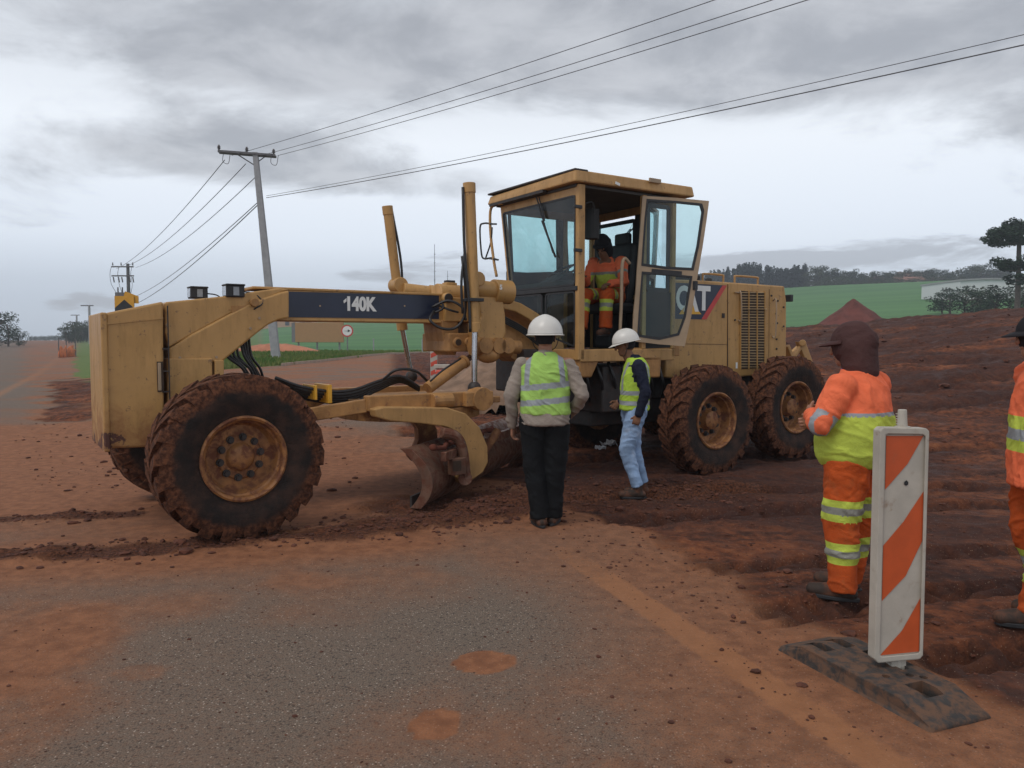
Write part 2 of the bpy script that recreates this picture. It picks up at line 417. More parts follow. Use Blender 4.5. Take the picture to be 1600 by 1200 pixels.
M['rim'] = plain('rusty wheel paint', (.27, .115, .034), .55, var=.3, scale=7, dirt=(.13, .045, .022), dth=(.42, .62), bs=.3, bsc=40)
M['black'] = plain('black rubber', (.018, .018, .020), .55, var=.3, scale=12)
M['hose'] = plain('hydraulic hose', (.016, .015, .016), .45, var=.3, scale=20, dirt=(.09, .04, .03), dth=(.62, .8))
M['dark'] = plain('oily dark metal', (.028, .022, .020), .6, var=.4, scale=8, dirt=(.07, .03, .02), dth=(.5, .75), bs=.3)
M['decal'] = plain('dark blue decal', (.012, .018, .042), .3, var=.12, scale=5)
M['white'] = plain('white lettering', (.72, .72, .70), .5, var=.05)
M['red'] = plain('red decal', (.50, .045, .04), .45, var=.1)
M['gold'] = plain('yellow decal', (.70, .36, .03), .45, var=.1)
M['chrome'] = plain('chromed rod', (.60, .60, .62), .18, 1.0, var=.1, dirt=(.25, .15, .1), dth=(.62, .8))
M['steel'] = plain('worn blade steel', (.16, .085, .055), .5, .3, var=.3, scale=6, dirt=MUD, dth=(.42, .62), bs=.5, bsc=25)
M['bronze'] = plain('door frame paint', (.33, .235, .15), .5, var=.12, scale=5)
M['cabin'] = plain('cab interior plastic', (.018, .017, .017), .7, var=.2)
M['headliner'] = plain('cab lining', (.06, .055, .05), .9, var=.15)
M['grille'] = plain('grille light paint', (.50, .36, .19), .6, var=.15, scale=14, dirt=(.20, .09, .05), dth=(.55, .75))
M['slot'] = plain('grille shadow void', (.05, .028, .016), .8)
M['mudpack'] = plain('packed red mud', (.12, .038, .024), .95, var=.35, scale=18, bs=.9, bsc=35, spec=.2)
m, t = mat('cab glass')
fr = t.add('ShaderNodeFresnel', {0: 1.45}).outputs[0]
tr = t.add('ShaderNodeBsdfTransparent', {0: (.64, .82, .82, 1)}).outputs[0]
gl = t.add('ShaderNodeBsdfGlossy', {0: (.9, .95, 1, 1), 1: .03}).outputs[0]
df = t.add('ShaderNodeBsdfDiffuse', {0: (.30, .27, .24, 1)}).outputs[0]
co = t.add('ShaderNodeTexCoord').outputs['Object']
g1 = t.add('ShaderNodeMixShader', {0: t.m('MULTIPLY', fr, .8), 1: tr, 2: gl}).outputs[0]
g2 = t.add('ShaderNodeMixShader', {0: t.m('MULTIPLY', t.sm(t.noise(co, 3, 4), .35, .75), .08), 1: g1, 2: df}).outputs[0]
finish(t, g2); M['glass'] = m
# tyre: dark sidewall, mud over tread and shoulder
m, t = mat('muddy tyre rubber'); co = t.add('ShaderNodeTexCoord').outputs['Object']
s3 = t.add('ShaderNodeSeparateXYZ', {0: co}).outputs
rad = t.m('SQRT', t.m('ADD', t.m('MULTIPLY', s3[0], s3[0]), t.m('MULTIPLY', s3[2], s3[2])))
n = t.noise(co, 6, 6, .65); nf = t.noise(co, 28, 5, .6)
mk = t.sm(t.m('ADD', t.m('MULTIPLY', t.sm(rad, .44, .62), .55), t.m('MULTIPLY', n, .6)), .50, .78)
mc = t.mix(t.sm(nf, .35, .68), (.045, .018, .011), (.155, .060, .030))
c = t.mix(mk, t.mix(t.sm(n, .35, .7), (.018, .014, .013), (.055, .030, .022)), mc)
finish(t, principled(t, c, .9, 0, bump(t, t.m('ADD', nf, t.noise(co, 90, 3)), .6, .014), .25)); M['tyre'] = m

def cloth(name, col, rough=.85, var=.15, dirt=None, sheen=0.0):
    m, t = mat(name); co = t.add('ShaderNodeTexCoord').outputs['Object']
    n = t.noise(co, 5, 4, .6)
    c = t.mix(t.sm(n, .3, .7), tuple(k * (1 - var) for k in col), tuple(min(1, k * (1 + var)) for k in col))
    if dirt: c = t.mix(t.m('MULTIPLY', t.sm(t.noise(co, 9, 5, .65), .5, .72), .7), c, dirt)
    h = t.m('ADD', t.noise(co, 14, 4, .6, .8), t.m('MULTIPLY', t.noise(co, 160, 2), .15))
    finish(t, principled(t, c, rough, 0, bump(t, h, .5, .02), .25)); return m
M['limevest'] = cloth('lime vest fabric', (.33, .53, .12), var=.10)
M['limevest2'] = cloth('yellow green vest fabric', (.38, .55, .06), var=.10)
M['limeshirt'] = cloth('yellow green shirt fabric', (.47, .56, .08), var=.12)
M['orangetop'] = cloth('bright orange shirt fabric', (.80, .165, .070), var=.12)
M['orangetr'] = cloth('orange trouser fabric', (.47, .078, .014), var=.18, dirt=(.38, .10, .03))
M['reflect'] = cloth('grey reflective tape', (.28, .30, .32), .45, var=.1)
M['reflect2'] = cloth('dull reflective tape', (.26, .26, .23), .5, var=.15)
M['grayshirt'] = cloth('grey beige shirt', (.27, .225, .19), var=.12)
M['navy'] = cloth('navy sleeve', (.010, .013, .028), var=.3)
M['blackcloth'] = cloth('black trousers', (.006, .007, .0085), var=.3)
M['jeans'] = cloth('washed blue jeans', (.25, .36, .54), var=.25, dirt=(.38, .46, .60))
M['blue'] = cloth('blue collar', (.03, .07, .35))
M['brownhat'] = cloth('dark brown hood', (.065, .030, .028), var=.15)
M['darkhat'] = cloth('near black hood', (.016, .014, .017), var=.2)
M['boot'] = plain('muddy work boot leather', (.030, .017, .011), .75, var=.3, dirt=(.12, .048, .026), dth=(.42, .64), bs=.4)
M['helmet'] = plain('white hard hat', (.62, .60, .56), .35, var=.03)
M['skin'] = cloth('brown skin', (.20, .095, .055), .6, var=.1)
M['skin2'] = cloth('tanned skin', (.34, .17, .11), .6, var=.1)

# ------------------------------------------------------------------ ground sheet
def axis_pts(c, A, B, t0, t1, n): return c + A * np.sinh(B * np.linspace(t0, t1, n))
XS = axis_pts(.6, 2.1, 6.2, -1, 1, 900); YS = axis_pts(5.0, 2.2, 6.2, -.36, 1, 860)
GX, GY = np.meshgrid(XS, YS); gx, gy = GX.ravel(), GY.ravel()
gh = height(gx, gy)
nx, ny = len(XS), len(YS)
attr = {'dirt': dirtmask(gx, gy), 'dust': dustmask(gx, gy), 'paint': linemask(gx, gy), 'grass': grassmask(gx, gy), 'field': fieldmask(gx, gy), 'row': windrow(gx, gy), 'track': trackm(gx, gy) * (np.hypot(gx, gy) < 34), 'moist_shade': np.clip(np.exp(-((gx - 2.2) ** 2 / 9 + (gy - 8.6) ** 2 / 3.2)) * 1.1 + ss(fbm(gx * .45, gy * .9, 0, 4, 8), .35, .62) * ss(road_right(gx, gy), .9, 2.6) * .85 + .45 * ss(gy, 13, 22), 0, 1)}
attr['dirt'] = attr['dirt'] * (1 - attr['field'])
attr['grass'] = attr['grass'] * (1 - attr['field'])
m, t = mat('ground surface')
def A(n): return t.add('ShaderNodeAttribute', attribute_name=n).outputs['Fac']
geo = t.add('ShaderNodeNewGeometry'); P = geo.outputs['Position']
f1 = t.noise(P, 130, 4, .7); f2 = t.noise(P, 9, 6, .65); f3 = t.noise(P, 1.3, 5, .6); f4 = t.noise(P, 38, 5, .65)
vor = t.add('ShaderNodeTexVoronoi', {'Vector': P, 'Scale': 95}, feature='F1'); vd = vor.outputs['Distance']; vc = t.add('ShaderNodeSeparateColor', {0: vor.outputs['Color']}).outputs[0]
agg = t.mix(t.sm(f1, .36, .66), (.082, .062, .048), (.230, .180, .140))
agg = t.mix(t.m('MULTIPLY', t.sm(vc, .86, .95), t.sm(vd, .5, .2)), agg, (.46, .39, .32))
agg = t.mix(t.m('MULTIPLY', t.sm(vc, .14, .05), .7), agg, (.03, .026, .024))
agg = t.mix(t.m('MULTIPLY', t.sm(f3, .4, .7), .3), agg, (.17, .115, .085))
dustc = t.mix(t.sm(f2, .32, .7), (.20, .070, .027), (.33, .130, .056))
dk = t.sm(t.m('ADD', A('dust'), t.m('MULTIPLY', t.m('ADD', t.m('MULTIPLY', f4, .6), t.m('MULTIPLY', f1, .4)), .9)), .50, 1.25)
c = t.mix(t.m('MULTIPLY', dk, t.m('ADD', .72, t.m('MULTIPLY', t.sm(f1, .45, .6), .28))), agg, dustc)
c = t.mix(t.m('MULTIPLY', t.sm(t.m('ADD', A('paint'), t.m('MULTIPLY', f4, .6)), .55, 1.15), .50), c, (.37, .160, .068))
# heavy soil
soil = t.ramp(t.m('ADD', t.m('MULTIPLY', f2, .55), t.m('MULTIPLY', t.noise(t.add('ShaderNodeMapping', {0: P, 'Rotation': (0, 0, R(-25)), 'Scale': (.35, 1.5, 1)}).outputs[0], 1.6, 6, .6), .45)), [(.36, (.032, .012, .007)), (.46, (.095, .032, .016)), (.54, (.190, .060, .025)), (.66, (.30, .108, .044))])
soil = t.mix(t.m('MULTIPLY', t.sm(f3, .45, .62), .50), soil, (.055, .020, .013))
soil = t.mix(t.m('MULTIPLY', A('track'), .6), soil, (.045, .017, .011))
soil = t.mix(t.m('MULTIPLY', t.sm(A('moist_shade'), .25, .80), .68), soil, (.046, .018, .014))
soil = t.mix(t.m('MULTIPLY', t.m('MULTIPLY', t.sm(vc, .90, .96), t.sm(vd, .45, .2)), .8), soil, (.30, .20, .14))
dm = t.sm(t.m('ADD', A('dirt'), t.m('MULTIPLY', f2, .5)), .62, .95)
c = t.mix(dm, c, soil)
rw = t.sm(t.m('ADD', A('row'), t.m('MULTIPLY', f4, .7)), .78, 1.18)
c = t.mix(rw, c, t.mix(t.sm(f4, .35, .65), (.050, .018, .010), (.17, .060, .028)))
gr = t.mix(t.sm(f2, .35, .65), (.060, .125, .022), (.14, .165, .045))
c = t.mix(t.sm(t.m('ADD', A('grass'), t.m('MULTIPLY', f2, .6)), .6, .9), c, gr)
rowv = t.noise(t.add('ShaderNodeMapping', {0: P, 'Scale': (.006, .12, 0)}).outputs[0], 1.0, 5, .6)
fl = t.mix(t.sm(rowv, .3, .7), (.054, .145, .050), (.090, .205, .068))
c = t.mix(A('field'), c, fl)
hgt = t.m('ADD', t.m('MULTIPLY', f1, .35), t.m('ADD', t.m('MULTIPLY', t.m('MULTIPLY', f4, dm), 1.6), t.m('MULTIPLY', t.m('MULTIPLY', f2, dm), 5.0)))
hgt = t.m('ADD', hgt, t.m('MULTIPLY', t.m('MULTIPLY', rw, f4), 3.0))
rg = t.m('SUBTRACT', .95, t.m('MULTIPLY', t.m('MULTIPLY', dm, t.sm(f3, .5, .68)), .30))
finish(t, principled(t, c, rg, 0, bump(t, hgt, .8, .02), .3)); M['ground'] = m

fi = (np.arange(ny - 1)[:, None] * nx + np.arange(nx - 1)[None, :]).ravel()
FQ = np.stack([fi, fi + 1, fi + nx + 1, fi + nx], 1)
def fa(k): return attr[k][FQ].mean(1)
cls = np.zeros(len(FQ), int)                        # 0 road
cls[fa('dirt') > .5] = 1; cls[fa('grass') > .5] = 2; cls[fa('field') > .5] = 3
rc = np.hypot(gx, gy)[FQ].mean(1); cls[(rc > 160) & (cls == 0)] = 3
for k, (nm, ) in enumerate([('road',), ('ground',), ('grass_verge',), ('field',)]):
    sel = FQ[cls == k]
    if not len(sel): continue
    used, inv = np.unique(sel, return_inverse=True); inv = inv.reshape(-1)
    me = bpy.data.meshes.new(nm); nf = len(sel)
    me.vertices.add(len(used)); me.vertices.foreach_set('co', np.stack([gx[used], gy[used], gh[used]], 1).ravel())
    me.loops.add(nf * 4); me.loops.foreach_set('vertex_index', inv.astype(np.int32))
    me.polygons.add(nf); me.polygons.foreach_set('loop_start', np.arange(nf, dtype=np.int32) * 4)
    me.polygons.foreach_set('use_smooth', np.ones(nf, bool))
    me.materials.append(M['ground'])
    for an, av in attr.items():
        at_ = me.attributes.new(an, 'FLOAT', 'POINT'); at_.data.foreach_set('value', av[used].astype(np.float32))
    me.update(); me.validate()
    o = bpy.data.objects.new(nm, me); COL.objects.link(o)
    tag(o, {'road': 'dusty grey asphalt road with orange dirt tracked over it', 'ground': 'rough dark red earth of the roadworks', 'grass_verge': 'short green grass verge between the roads', 'field': 'smooth green crop field on the hillside'}[nm], nm.replace('_', ' '), kind='structure')

# ================================================================== MOTOR GRADER
TH = R(34); GC, GS = math.cos(TH), math.sin(TH)
GF = (-2.07, 6.1); GO = (GF[0] - GS * 1.25, GF[1] + GC * 1.25)
GZ = 0.0
grader = empty('motor_grader', (GO[0], GO[1], GZ), TH)
tag(grader, 'muddy yellow motor grader with blue striped beam and open cab door, across the road', 'motor grader')
def wl(x, y): x -= GO[0]; y -= GO[1]; return (x * GC + y * GS, -x * GS + y * GC)
CL = wl(0, 0)
def Q(px, py, v=None, u=None, pl=None):
    """local point where a photo pixel meets the machine's plane v = const, u = const, or a vertical plane through pl=(u,v,dirdeg)"""
    d = ray(px, py); D = (d.x * GC + d.y * GS, -d.x * GS + d.y * GC)
    if pl:
        nx_, ny_ = -math.sin(R(pl[2])), math.cos(R(pl[2]))
        t = ((pl[0] - CL[0]) * nx_ + (pl[1] - CL[1]) * ny_) / (D[0] * nx_ + D[1] * ny_)
    else: t = (v - CL[1]) / D[1] if v is not None else (u - CL[0]) / D[0]
    return Vector((CL[0] + D[0] * t, CL[1] + D[1] * t, CAMH + d.z * t - GZ))
def poly(pts, v): return [Q(a, b, v=v) for a, b in pts]
def arc(cx, cy, rx, ry, a0, a1, n=10): return [(cx + rx * math.cos(R(a0 + (a1 - a0) * i / n)), cy - ry * math.sin(R(a0 + (a1 - a0) * i / n))) for i in range(n + 1)]
def prism(mb, pts, v0, v1): mb.prism(poly(pts, v0), (0, v1 - v0, 0)); return mb
G = grader

# wheels ----------------------------------------------------------------
def tyre_mesh(Rr, wd, rin):
    b = MB(); h = wd / 2
    prof = [(rin, -h * .80), (rin + .03, -h * .86), (rin + .12, -h * 1.02), (Rr - .16, -h * 1.04), (Rr - .085, -h * .98), (Rr - .045, -h * .84), (Rr - .035, 0), (Rr - .045, h * .84), (Rr - .085, h * .98), (Rr - .16, h * 1.04), (rin + .12, h * 1.02), (rin + .03, h * .86), (rin, h * .80)]
    b.lathe(prof, (0, 0, 0), (0, 1, 0), 72)
    b2 = MB(); N = 22; r_ = random.Random(5)
    for k in range(N):
        for sgn in (-1, 1):
            a0 = 2 * math.pi * (k + (.5 if sgn > 0 else 0)) / N; pts = []
            tw = .115
            J = r_.uniform(.75, 1.1)
            for (al, y) in ((0, sgn * .01), (.055, sgn * h * .42), (.10, sgn * h * .86), (.105, sgn * h * 1.03)):
                for (w_, rr) in ((-tw / 2, 0), (tw / 2, 0)):
                    aa = a0 + (al * 1.5 + w_ * J) / Rr
                    rt = Rr if abs(y) < h * .95 else Rr - .06
                    for rad_ in (rt, rt - .075 if abs(y) < h * .95 else rt - .10): pts.append((rad_ * math.sin(aa), y, rad_ * math.cos(aa)))
            F = []
            for q in range(3):
                o = q * 4; F += [(o, o + 2, o + 6, o + 4), (o + 1, o + 5, o + 7, o + 3), (o, o + 4, o + 5, o + 1), (o + 2, o + 3, o + 7, o + 6)]
            F += [(0, 1, 3, 2), (12, 14, 15, 13)]
            if sgn < 0: F = [f[::-1] for f in F]
            b.quadmesh(pts, F)
            # shoulder lug running down the sidewall edge
    # lumps of stuck mud
    for k in range(26):
        a0 = r_.uniform(0, 6.28); y = r_.uniform(-h, h); rr = Rr - r_.uniform(.02, .05); q = r_.uniform(.012, .03)
        b.ball((rr * math.sin(a0), y, rr * math.cos(a0)), (q, q * 1.2, q), 6, 4)
    me = b.mesh('tyre', M['tyre'], True); me.set_sharp_from_angle(angle=R(38)); return me
def rim_mesh(wd, rin, deep):
    b = MB(); h = wd / 2
    f = -h * .84
    prof = [(rin + .012, f + .02), (rin + .012, f - .012), (rin - .004, f - .02), (rin - .022, f - .006), (rin - .03, f + .04), (rin - .045, f + .05), (rin - .055, f + deep * .8), (rin - .075, f + deep), (.185, f + deep), (.17, f + deep - .015), (.0, f + deep - .015)]
    b.lathe(prof, (0, 0, 0), (0, 1, 0), 56)
    b.lathe([(rin + .012, h * .8), (rin - .05, h * .7), (rin - .07, 0), (.15, .02), (.1, .02)], (0, 0, 0), (0, 1, 0), 40)
    me = b.mesh('wheel', M['rim'], True); me.set_sharp_from_angle(angle=R(40)); return me
def hub_mesh(wd, deep, r_out, hub_r, prot, nb, br):
    b = MB(); y0 = -wd / 2 * .84 + deep
    b.lathe([(hub_r + .03, y0), (hub_r + .012, y0 - .03), (hub_r, y0 - prot), (hub_r * .82, y0 - prot - .015), (hub_r * .3, y0 - prot - .022), (0, y0 - prot - .022)], (0, 0, 0), (0, 1, 0), 32)
    b.mi = 1
    for k in range(nb):
        a0 = 2 * math.pi * (k + .3) / nb; p = (br * math.cos(a0), y0 - .012, br * math.sin(a0))
        b.cyl(p, (p[0], y0 - .055, p[2]), .021, n=8); b.cyl((p[0], y0 - .0125, p[2]), (p[0], y0 - .03, p[2]), .031, n=12)
    me = b.mesh('hub', [M['rim'], M['dark']], True); me.set_sharp_from_angle(angle=R(40)); return me
TR = .675
tyre_me = tyre_mesh(TR, .37, .335)
rimF, rimR = rim_mesh(.37, .335, .12), rim_mesh(.37, .335, .17)
hubF, hubR = hub_mesh(.37, .12, .3, .098, .05, 10, .165), hub_mesh(.37, .17, .3, .11, .10, 10, .17)
def wheel(u, v, z, me, hub, rz=0, ry=0, flip=False, spin=0):
    o = bpy.data.objects.new('wheel', me); COL.objects.link(o); o.parent = G
    o.location = (u, v, z); o.rotation_euler = (ry, 0, rz + (math.pi if flip else 0))
    tt = bpy.data.objects.new('tyre', tyre_me); COL.objects.link(tt); tt.parent = o; tt.rotation_euler.y = spin
    hh = bpy.data.objects.new('hub', hub); COL.objects.link(hh); hh.parent = o
    return o
wheel(-.07, -1.07, TR - .015, rimF, hubF, rz=R(3), ry=R(1))
wheel(-.12, 1.02, TR - .01, rimF, hubF, rz=R(3), ry=R(3), flip=True, spin=1)
for i, (u, dz_) in enumerate(((5.50, .0), (7.05, .085))):
    wheel(u, -1.05, TR - .04 + dz_, rimR, hubR, spin=i + .4)
    wheel(u, 1.1, TR - .02 + dz_, rimR, hubR, flip=True, spin=i + 2)

# front axle and lean links
b = MB(); b.bar((0, -.95, .66), (-.08, .95, .66), .16, .2); b.bar((.03, -.8, .86), (-.05, .8, .92), .07, .06)
b.cyl((0, -.95, .45), (0, -.95, .92), .07); b.cyl((-.05, .9, .45), (-.05, .9, .92), .07)
b.bb((-.32, -.22, .60), (.36, .22, 1.05)); b.build('front_axle', M['yellowm'], G, bevel=.01)

# nose box ----------------------------------------------------------------
b = MB(); prism(b, [(165, 489), (255, 471), (257, 698), (166, 701)], -.44, .44)
nose = b.build('front_cover', M['yellow'], G, bevel=.018)
b = MB(); A0 = Q(161, 490, v=-.46); B0 = Q(158, 705, v=-.46)
b.bb((A0.x - .02, -.46, .69), (A0.x + .028, .46, A0.z + .01))
b.build('front_bumper', M['yellow'], nose, bevel=.012)
# seam, side handle recess, edge trim of the cover
b = MB(); s0, s1 = Q(262, 472, v=-.443), Q(262, 700, v=-.443)
b.bb((s0.x - .006, -.444, .72), (s0.x + .003, -.43, s0.z - .03))
for yy in (545, 640, 580, 612):
    c_ = Q(262, yy, v=-.45); b.bb((c_.x - .04, -.4455, c_.z - .005), (c_.x + .01, -.43, c_.z + .005))
b.each('panel_seam', M['dark'], nose)
b = MB(); a_, c_ = Q(245, 565, v=-.443), Q(256, 612, v=-.443); b.bb((a_.x, -.4475, c_.z), (c_.x, -.40, a_.z)); b.build('latch_recess', M['slot'], nose)
b = MB(); b.bb((a_.x + .005, -.458, c_.z + .01), (a_.x + .03, -.44, a_.z - .01)); b.each('latch', M['bronze'], nose, bevel=.004)
b = MB(); h0, h1 = Q(166, 506, v=-.448), Q(255, 497, v=-.448); b.bar(h0, h1, .006, .012); b.build('fold_line', M['yellow'], nose)
# panel under the gusset, bolster
b = MB(); prism(b, [(262, 560), (332, 560), (332, 660), (262, 690)], -.40, .40); b.build('bolster', M['yellow'], G, bevel=.01)
b = MB(); prism(b, [(336, 563), (350, 563), (350, 660), (336, 660)], -.41, -.30); b.build('bolster_rib', M['yellow'], G, bevel=.006)

# upper hood and gusset -----------------------------------------------------
b = MB(); prism(b, [(258, 472), (358, 462), (400, 455), (437, 450), (452, 452), (362, 489), (264, 543), (258, 520)], -.36, .36); hood_f = b.build('front_hood', M['yellow'], G, bevel=.014)
b = MB(); prism(b, [(264, 545), (300, 522), (362, 489), (400, 470), (440, 456), (452, 454), (452, 497), (436, 500), (420, 507), (400, 522), (372, 545), (346, 566), (266, 566)], -.375, .375)
beam_r = b.build('gooseneck', M['yellow'], G, bevel=.016)
b = MB(); 
for px, py in ((281, 559), (338, 558), (391, 513), (261, 508), (405, 497)):
    c_ = Q(px, py, v=-.38); b.cyl(c_, c_ + Vector((0, -.012, 0)), .012, n=8)
b.each('bolt', M['bronze'], beam_r)
# main beam
b = MB(); a_, c_ = Q(444, 451, v=-.19), Q(700, 462, v=-.19); d_, e_ = Q(444, 499, v=-.19), Q(700, 503, v=-.19)
b.prism([a_, c_, e_, d_], (0, .38, 0))
b.bb((a_.x - .3, -.205, a_.z - .012), (c_.x, .205, a_.z + .012)); b.bb((a_.x - .1, -.205, e_.z - .012), (c_.x, .205, e_.z + .010))
beam = b.build('front_beam', M['yellow'], G, bevel=.006)
b = MB(); P_ = poly([(447, 455.5), (686, 461.5), (686, 498.5), (447, 495.5)], -.196); b.prism(P_, (0, .004, 0)); st = b.build('stripe_panel', M['decal'], beam)
zc_ = (P_[0].z + P_[3].z) / 2
tx0, tx1 = Q(537, 475, v=-.197), Q(588, 476, v=-.197)
b = MB(); b.prism([Q(x_, y_, v=-.1995) for x_, y_ in ((536.5, 470), (541.5, 465.6), (541.5, 471), (537.5, 474))], (0, .002, 0)); b.build('lettering', M['white'], st)
text('140K', .185, M['white'], 'lettering', st, ((tx0.x + tx1.x) / 2, -.1995, Q(562, 476, v=-.197).z), (R(90), 0, 0), sx=.80, depth=.0015, off=.009)
b = MB()
for px, py in ((448, 461), (448, 490), (500, 478), (632, 478)):
    c_ = Q(px, py, v=-.198); b.cyl(c_, c_ + Vector((0, -.006, 0)), .009, n=8)
b.each('bolt', M['bronze'], beam)
# headlights on brackets
def headlight(px, py, v, s):
    c = Q(px, py, v=v); b = MB(); b.bb((c.x - .08, v - .07, c.z - .055), (c.x + .08, v + .07, c.z + .055)); b.bb((c.x - .085, v - .085, c.z + .045), (c.x + .085, v + .085, c.z + .062))
    hl = b.build('headlight', M['black'], G, bevel=.01)
    b = MB(); b.bb((c.x - .086, v - .055, c.z - .042), (c.x - .079, v + .055, c.z + .040)); b.build('lens', M['chrome'], hl)
    b = MB(); b.bb((c.x - .02, v - .075, c.z - .04), (c.x + .03, v - .0705, c.z + .035)); b.build('side_plate', M['reflect'], hl)
    b = MB(); b.cyl((c.x + .03, v, c.z - .05), (c.x + .05, v, c.z - .16), .016, n=8); b.bb((c.x - .03, v - .05, c.z - .20), (c.x + .12, v + .05, c.z - .13))
    b.cyl((c.x - .06, v - .02, c.z - .17), (c.x + .15, v - .02, c.z - .17), .022, n=10)
    if s: b.cyl((c.x + .16, v - .05, c.z - .10), (c.x + .16, v - .10, c.z - .10), .038, n=14)
    b.build('bracket', M['yellowm'], hl, bevel=.004)
    b = MB(); b.tube([(c.x + .08, v, c.z), (c.x + .18, v - .03, c.z - .02), (c.x + .24, v - .05, c.z - .10), (c.x + .16, v - .06, c.z - .16)], .007, 6, 6); b.build('cable', M['hose'], hl, smooth=True)
headlight(365, 455, -.32, True); headlight(309, 458, .50, False)

# hoses under gooseneck and along drawbar -------------------------------------
b = MB(); r_ = random.Random(3)
for k in range(9):
    x0, x1 = 352 + k * 4.5, 378 + k * 3.2; v = -.12 + .03 * k
    b.tube([Q(x0, 535 - k * 1.5, v=v), Q(x0 + 4 + r_.uniform(-3, 3), 556, v=v - .05), Q(x1 + r_.uniform(-3, 3), 575, v=v - .03), Q(x1 + 8, 592, v=v)], .013, 7, 5)
b.build('hose_bundle', M['hose'], G, smooth=True)
b = MB()
for k, dy in enumerate((0, 5, 9, 13, 17, 3)):
    v = -.28 + .05 * k
    b.tube([Q(430, 590 + dy * .5, v=v), Q(470, 604 + dy, v=v), Q(520, 612 + dy, v=v), Q(556, 608 + dy, v=v), Q(590, 596 + dy * .8, v=v), Q(625, 588 + dy * .5, v=v), Q(655, 605 + dy * .3, v=v)], .016, 7, 5)
b.tube([Q(470, 622, v=-.3), Q(490, 645, v=-.35), Q(520, 648, v=-.35), Q(550, 632, v=-.3), Q(580, 615, v=-.25)], .013, 7, 6)
b.tube([Q(600, 592, v=-.3), Q(620, 578, v=-.4), Q(650, 580, v=-.4), Q(672, 600, v=-.3)], .015, 7, 6)
hb = b.each('hydraulic_hose', M['hose'], G, smooth=True)[0]
b = MB(); c_ = Q(505, 614, v=-.15); b.bb((c_.x - .02, -.34, c_.z - .09), (c_.x + .02, .05, c_.z + .09)); c_ = Q(484, 612, v=-.15); b.bb((c_.x - .012, -.33, c_.z - .07), (c_.x + .012, .03, c_.z + .07)); b.each('hose_clamp', M['gold'], hb, bevel=.005)

# drawbar -----------------------------------------------------------------
b = MB(); z0 = 1.0
b.bar((.30, 0, .80), (1.25, -.62, .98), .10, .13); b.bar((.30, 0, .80), (1.25, .62, .98), .10, .13)
b.bb((1.25, -.66, .945), (2.75, .66, 1.01))
b.bb((1.22, -.72, .93), (2.62, -.60, 1.075)); b.bb((1.22, .60, .93), (2.62, .72, 1.075))
b.cyl((.22, 0, .80), (.34, 0, .80), .13)
b.build('drawbar', M['yellowm'], G, bevel=.01)
b = MB(); c_ = Q(672, 622, v=-.70); d_ = Q(718, 622, v=-.70)
b.cyl((c_.x, -.74, 1.0), (c_.x + .22, -.74, 1.0), .075, n=16); b.cyl((2.45, -.62, 1.0), (2.45, -.80, 1.0), .12, n=20); b.bb((2.25, -.79, .93), (2.45, -.70, 1.07))
b.build('circle_drive', M['yellowm'], G, bevel=.006)
b = MB(); b.lathe([(.66, .80), (.76, .80), (.76, .92), (.66, .92)], (2.0, 0, 0), (0, 0, 1), 64, closed=True)
for k in range(60):
    a0 = 2 * math.pi * k / 60; b.box((2.0 + .65 * math.cos(a0), .65 * math.sin(a0), .86), (.04, .03, .10), (a0, 'Z'))
b.build('circle', M['yellowm'], G, bevel=.006)
# C shaped moldboard arms
def arm_pts():
    out = [(585, 640), (600, 636), (700, 637), (728, 646), (750, 668), (762, 697), (763, 722), (755, 738), (738, 750), (722, 757)]
    inn = [(712, 745), (722, 733), (729, 715), (728, 695), (716, 676), (698, 667), (660, 662), (610, 658), (588, 652)]
    return out + inn
b = MB(); prism(b, arm_pts(), -.84, -.70); b.build('moldboard_arm', M['yellowc'], G, bevel=.012)
b = MB(); pp = [p + Vector((.25, 0, 0)) for p in poly(arm_pts(), -.82)]; b.prism([Vector((p.x, .72, p.z)) for p in pp], (0, .12, 0)); b.build('moldboard_arm', M['yellowm'], G, bevel=.012)
b = MB(); b.tube([Q(690, 676, v=-.95), Q(712, 682, v=-.97), Q(722, 700, v=-.98), Q(727, 735, v=-.98), Q(728, 752, v=-.98)], [.055, .05], 12, 5)
b.cyl(Q(727, 748, v=-1.02), Q(727, 748, v=-.80), .07, n=16); b.box(Q(714, 728, v=-1.0), (.16, .10, .17)); b.build('blade_bracket', M['steel'], G, bevel=.01)
b = MB(); c_ = Q(714, 728, v=-1.055); b.box(c_, (.09, .012, .10)); b.each('bracket_pocket', M['slot'], G)
# moldboard
e0w = place(668, 800); E0 = Vector((*wl(e0w.x, e0w.y), 0))
dirw = Vector((.30, .954, 0)).normalized(); dl = Vector((dirw.x * GC + dirw.y * GS, -dirw.x * GS + dirw.y * GC, 0))
nl = Vector((-dl.y, dl.x, 0));
if nl.x > 0: nl = -nl        # toward the nose
prof = []
for i in range(13):
    a0 = i / 12; z = .03 + .56 * a0; cv = .17 * (1 - (2 * a0 - .85) ** 2)
    prof.append((cv, z))
b = MB(); L = 3.4
V = []; 
for s_ in (0, L):
    for cv, z in prof: p = E0 + dl * s_ - nl * (cv - .17); V.append((p.x, p.y, z))
    for cv, z in prof: p = E0 + dl * s_ - nl * (cv - .17 + .035); V.append((p.x, p.y, z))
n_ = 13; F = []
for i in range(n_ - 1):
    F += [(i, i + 1, 2 * n_ + i + 1, 2 * n_ + i), (n_ + i, 3 * n_ + i, 3 * n_ + i + 1, n_ + i + 1), (i, n_ + i, n_ + i + 1, i + 1), (2 * n_ + i, 2 * n_ + i + 1, 3 * n_ + i + 1, 3 * n_ + i)]
F += [(0, 2 * n_, 3 * n_, n_), (n_ - 1, 2 * n_ - 1, 4 * n_ - 1, 3 * n_ - 1)]
